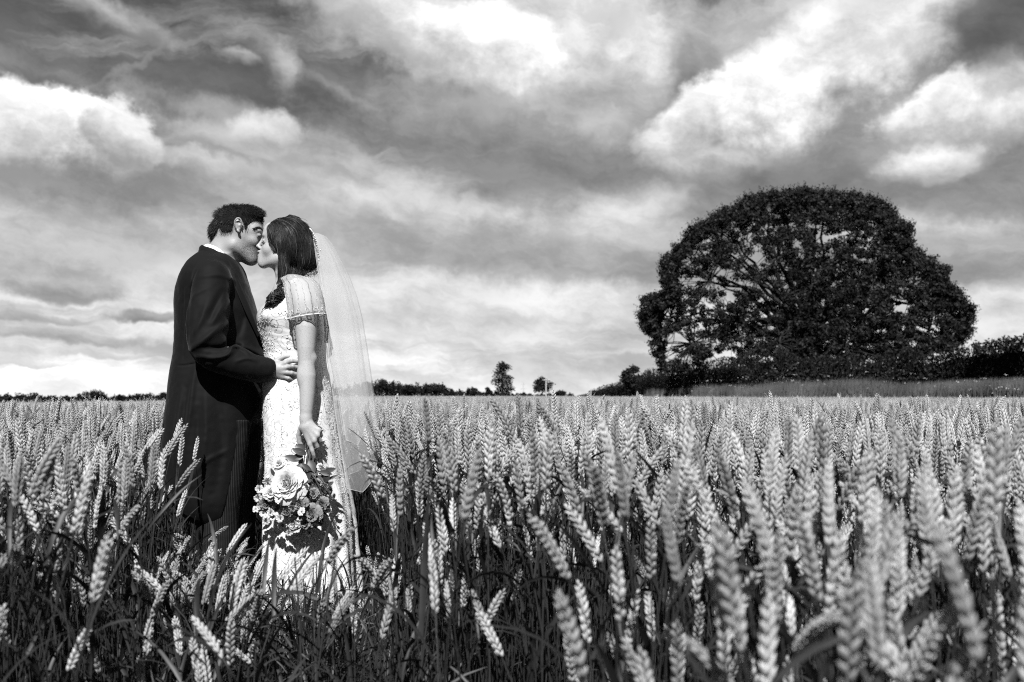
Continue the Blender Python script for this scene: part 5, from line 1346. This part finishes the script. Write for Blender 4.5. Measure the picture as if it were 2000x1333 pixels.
for j in range(len(kc)):
    h0 = rt.uniform(.28, 1)**1.0; a = tr[int(8+h0*11)]; e = kc[j]; mid = a+(e-a)*.45+np.array([0, 0, np.linalg.norm(e-a)*(.10 if e[2] > a[2]+2 else .16)]); lim = spline([a, mid, e], 12)+np.vstack([np.zeros(3), rt.normal(0, .16, (10, 3)), np.zeros(3)])
    mb = MB(); v_, f_ = tubes(lim, np.linspace(.20, .04, 12), 7); mb.add(v_, f_)
    m = np.where(lab == j)[0]
    e_ = cl[m]; s0 = lim[4+((e_[:, None]-lim[None, 4:])**2).sum(-1).argmin(1)]; md = (s0+e_)/2+rt.normal(0, .15, (len(m), 3))+[0, 0, .12]; pa = np.stack([s0, s0*.4+md*.6, md, md*.4+e_*.6, e_], 1); v_, f_ = tubes(pa, np.linspace(.035, .010, 5), 4); mb.add(v_, f_)
    mb.build('limb', M_bark, oak)

# ---- smaller and farther trees: trunk, limbs and an uneven crown
def far_tree(name, px0, px1, ytop, ybase, Y, label, n=900, lobes=9, seed=0, shape='round', leaf=None, group=None, m=None, prof=None):
    r = np.random.default_rng(seed); s = Y/FPX; X0 = ((px0+px1)/2-CX)*s; gz = float(ground_z(X0, Y)); w = (px1-px0)*s/2; zt = CH+(HY-ytop)*s; h = zt-gz
    t = empty(name, (X0, Y, gz)); tag(t, label, 'tree', group); mb = MB(); n = int(n*2.4)
    if prof is None: prof = [(r.uniform(-.75, .75), 0, r.uniform(.25, .95)) for _ in range(lobes)]
    cs, rs = [], []
    for (fx, fy, fz) in prof:
        if shape == 'round': lim = math.sqrt(max(.12, 1-abs(fx)**2)); zz = gz+h*(.30+.62*fz*lim); rad = w*r.uniform(.30, .42)
        else: zz = gz+h*fz; rad = w*r.uniform(.34, .50)
        cs.append((X0+fx*w*.75, Y+r.uniform(-.6, .6)*w, min(zz, zt-rad*.75))); rs.append(rad)
    cs.append((X0, Y, zt-w*.34)); rs.append(w*.36)
    for c, rad in zip(cs, rs):
        k = n//len(cs); d = norm(r.normal(0, 1, (k, 3))); p = np.array(c)+d*rad*(r.random((k, 1))**.4)*[1, 1, .8]*(1+.25*np.sin(d[:, :1]*7+d[:, 2:]*9)); leaf_quads(p, leaf or max(.12, 1.7*s), r, mb)
    mb.build('crown', m or M_folf, t, smooth=False)
    mb = MB(); tk = spline([(X0, Y, gz), (X0+.1, Y, gz+h*.35), (X0, Y, gz+h*.6), (X0, Y, zt-w*.5)], 8); v_, f_ = tubes(tk, np.linspace(.05, .015, 8)*h*.6, 7); mb.add(v_, f_)
    for c in cs: a = tk[3]; v_, f_ = tubes(spline([a, (a+np.array(c))/2+[0, 0, .1], c], 6), np.linspace(.018, .006, 6)*h*.6, 4); mb.add(v_, f_)
    mb.build('trunk', M_bark, t); return t
G_ = 'trees on the skyline'
far_tree('tall_tree', 958, 1004, 706, 775, 240, 'tall loose tree with see-through stacked crown on the skyline', 1500, seed=1, shape='free', group=G_, leaf=.22,
         prof=[(-.3, 0, .80), (.15, 0, .86), (.55, 0, .84), (.0, 0, .93), (-.55, 0, .66), (-.75, 0, .46), (-.35, 0, .52), (.35, 0, .60), (.8, 0, .55), (.7, 0, .44), (.1, 0, .42), (-.3, 0, .30), (.2, 0, .25), (.6, 0, .22), (-.6, 0, .18), (.85, 0, .30), (0, 0, .72)])
far_tree('round_tree', 1032, 1085, 734, 775, 230, 'compact round dark tree behind the pale utility pole', 1500, 11, seed=2, group=G_)
far_tree('low_tree', 1078, 1112, 761, 776, 235, 'low dark bush at the right foot of the round tree', 500, 6, seed=3, group=G_)
far_tree('low_tree', 940, 964, 756, 776, 245, 'small dark tree against the left foot of the tall tree', 500, 6, seed=4, group=G_)
far_tree('low_tree', 908, 938, 756, 776, 260, 'small rounded tree left of the tall tree, in the gap', 500, 6, seed=5, group=G_)
far_tree('round_tree', 822, 872, 746, 776, 260, 'broad rounded tree halfway between veil and tall tree', 1000, 9, seed=6, group=G_)
far_tree('low_tree', 775, 826, 751, 776, 262, 'flat topped tree between the two rounded trees', 900, 8, seed=7, group=G_)
far_tree('round_tree', 728, 776, 741, 776, 255, 'domed tree seen at the right edge of the veil', 1000, 9, seed=8, group=G_)
far_tree('round_tree', 690, 732, 745, 776, 262, 'dark tree seen through the veil', 900, 8, seed=9, group=G_)
far_tree('round_tree', 158, 212, 763, 784, 300, 'humped tree rising over the hedgerow left of the groom', 900, 9, seed=10, group=G_)
for i, (a, b, t) in enumerate([(222, 262, 771), (262, 300, 769), (296, 336, 767)]):
    far_tree('low_tree', a, b, t, 784, 310, ('low spreading tree just right of the humped tree', 'low round tree midway from humped tree to groom', 'low dark tree touching the edge of the groom\'s coat')[i], 500, 6, seed=12+i, group=G_)
far_tree('round_tree', 1208, 1268, 712, 760, 120, 'dark rounded tree at the low left end of the hedge', 2200, 10, seed=20, group='trees beside the hedge', leaf=.15)
for i, (a, b, t) in enumerate([(1004, 1016, 768), (1014, 1032, 766)]):
    far_tree('low_tree', a, b, t, 776, 250, ('tiny bush right beside the tall tree', 'small bush below the thin mast')[i], 240, 4, seed=30+i, group=G_)
# far hedgerows: low continuous leaf masses
def hedgerow(name, pts, label, n, leaf, seed, thick, m=M_folf, cat='hedge', fuzz=.12):
    """pts: (px, top row, Y)"""
    r = np.random.default_rng(seed); pts = np.array(pts, float); t = r.uniform(0, len(pts)-1.001, n); i = t.astype(int); f = t-i; px = pts[i, 0]*(1-f)+pts[i+1, 0]*f; ty = pts[i, 1]*(1-f)+pts[i+1, 1]*f; Y = pts[i, 2]*(1-f)+pts[i+1, 2]*f
    # even out over true length
    X = (px-CX)/FPX*Y; zt = CH+(HY-ty)/FPX*Y; gz = ground_z(X, Y); bump_ = 1+fuzz*(np.sin(X*1.1+seed)+.6*np.sin(X*2.7+1)+.5*np.sin(X*5.3)); h = (zt-gz)*bump_
    a = r.uniform(0, PI, n); q = r.random(n)**.25; c = np.stack([X, Y+np.cos(a)*q*thick, gz+np.clip(np.sin(a)**.6*q, 0, 1)*h], -1); mb = MB(); leaf_quads(c, leaf, r, mb)
    # twigs standing proud of the top
    k = n//40; j = r.integers(0, n, k); b = np.stack([X[j], Y[j]+r.normal(0, thick*.4, k), gz[j]+h[j]*.8], -1); e = b+np.stack([r.normal(0, .12, k), r.normal(0, .12, k), h[j]*r.uniform(.2, .42, k)], -1); v_, f_ = tubes(np.stack([b, (b+e)/2, e], 1), .010, 3); mb.add(v_, f_)
    leaf_quads(np.repeat(e, 5, 0)+r.normal(0, .07, (k*5, 3))-[0, 0, .05], leaf*.8, r, mb)
    return tag(mb.build(name, m, None, smooth=False), label, cat)
hedgerow('hedgerow', [(-260, 771, 330), (0, 775, 330), (60, 774, 325), (100, 778, 325), (160, 776, 320), (330, 775, 320), (420, 774, 320)], 'long low dark hedgerow on the horizon left of the groom', 16000, .42, 41, 2.0)
hedgerow('hedgerow', [(560, 762, 270), (700, 755, 268), (760, 752, 268), (800, 757, 268), (868, 757, 268), (888, 767, 268), (930, 769, 268), (1000, 771, 262), (1120, 772, 250)], 'low dark hedgerow linking the skyline trees behind the veil', 16000, .34, 42, 1.6)
# the near hedge, running in from the far middle to the right edge
HP = [(1128, 774, 230), (1160, 769, 190), (1200, 756, 150), (1260, 742, 110), (1300, 736, 84), (1360, 726, 66), (1440, 718, 56), (1540, 714, 53), (1640, 716, 51), (1760, 717, 49), (1860, 710, 46), (1930, 702, 43), (2000, 694, 40), (2120, 684, 38), (2300, 672, 36)]
HP = [(a, b-(3 if a > 1250 else 0), c) for a, b, c in HP]
hedgerow('hedge', HP, 'long overgrown dark hedge beneath the big oak', 80000, .10, 43, .9, M_hedge, 'hedge', .06)
hedgerow('hedge_hump', [(1150, 768, 180), (1190, 757, 150), (1230, 746, 125), (1275, 739, 100)], 'rounded dark scrub at the thin far end of the hedge', 9000, .14, 44, 1.2, M_hedge, 'hedge', .05)
# rough grass verge in front of the hedge
r = np.random.default_rng(50); n = 30000; hp = np.array(HP); t = 3+(len(hp)-4.001)*r.random(n)**.8; i = t.astype(int); f = t-i; px = hp[i, 0]*(1-f)+hp[i+1, 0]*f; Y = hp[i, 2]*(1-f)+hp[i+1, 2]*f-r.uniform(.8, 4.2, n)
X = (px-CX)/FPX*Y; gz = ground_z(X, Y); hh = r.uniform(1.1, 1.85, n)*(1+.05*np.sin(X*.9)+.04*np.sin(X*2.3+1)); b = np.stack([X, Y, gz], -1); l_ = np.stack([r.normal(.12, .16, n), r.normal(0, .1, n), hh], -1)
w = np.stack([r.uniform(.012, .024, n), r.normal(0, .01, n), np.zeros(n)], -1); V = np.stack([b-w, b+w, b+l_*[.4, .4, .62]+w*.8, b+l_*[.4, .4, .62]-w*.8, b+l_+[.03, 0, 0]], 1).reshape(-1, 3); k = np.arange(n)[:, None]*5
mb = MB(); mb.add(V, k+np.array([0, 1, 2, 3])); mb.add(V, k+np.array([3, 2, 4]))
tag(mb.build('verge_grass', M_vg, None, smooth=False), 'strip of tall pale rough grass along the foot of the hedge', 'grass', kind='stuff')
mb = MB(); k = r.permutation(n)[:260]; 
for j in k:
    c = b[j]+l_[j]*[1, 1, r.uniform(.75, 1.12)]; q = 9; p = c+np.stack([r.normal(0, .055, q), r.normal(0, .055, q), r.normal(0, .012, q)], -1); leaf_quads(p, .022, r, mb)
tag(mb.build('umbel_flowers', M_umbel, None, smooth=False), 'pale flat flower heads scattered among the verge grass', 'wild flowers', kind='stuff')
# ---- poles, mast and post on the skyline
M_pole = mat('weathered_pole', .45, .8, .2)
def pole(name, px, ytop, Y, rad, label, cat, arms=()):
    s = Y/FPX; X = (px-CX)*s; gz = float(ground_z(X, Y)); zt = CH+(HY-ytop)*s; t = empty(name, (X, Y, gz)); tag(t, label, cat)
    mb = MB(); v_, f_ = tubes(np.array([(X, Y, gz), (X, Y, (gz+zt)/2), (X, Y, zt)]), [rad, rad*.9, rad*.8], 8); mb.add(v_, f_); mb.build('shaft', M_pole, t)
    for z, L_ in arms:
        zz = zt-z; mb = MB(); v_, f_ = tubes(np.array([(X-L_, Y-rad, zz), (X, Y-rad, zz), (X+L_, Y-rad, zz)]), rad*.45, 6); mb.add(v_, f_); mb.build('crossarm', M_pole, t)
        for q in (-1, -.4, .4, 1): mb = MB(); v_, f_ = tubes(np.array([(X+L_*q*.95, Y-rad, zz), (X+L_*q*.95, Y-rad, zz+.12), (X+L_*q*.95, Y-rad, zz+.22)]), [.04, .06, .03], 6); mb.add(v_, f_); mb.build('insulator', M_pole, t)
    return t
pole('utility_pole', 1066.5, 738, 200, .15, 'pale wooden utility pole in front of the round tree', 'pole', [(.5, .7)])
pole('mast', 1022, 747, 262, .10, 'thin lattice mast on the skyline between two trees', 'mast', [(.6, .5), (1.8, .8)])
pole('fence_post', 1154, 760, 175, .10, 'short pale post at the far end of the hedge', 'post')
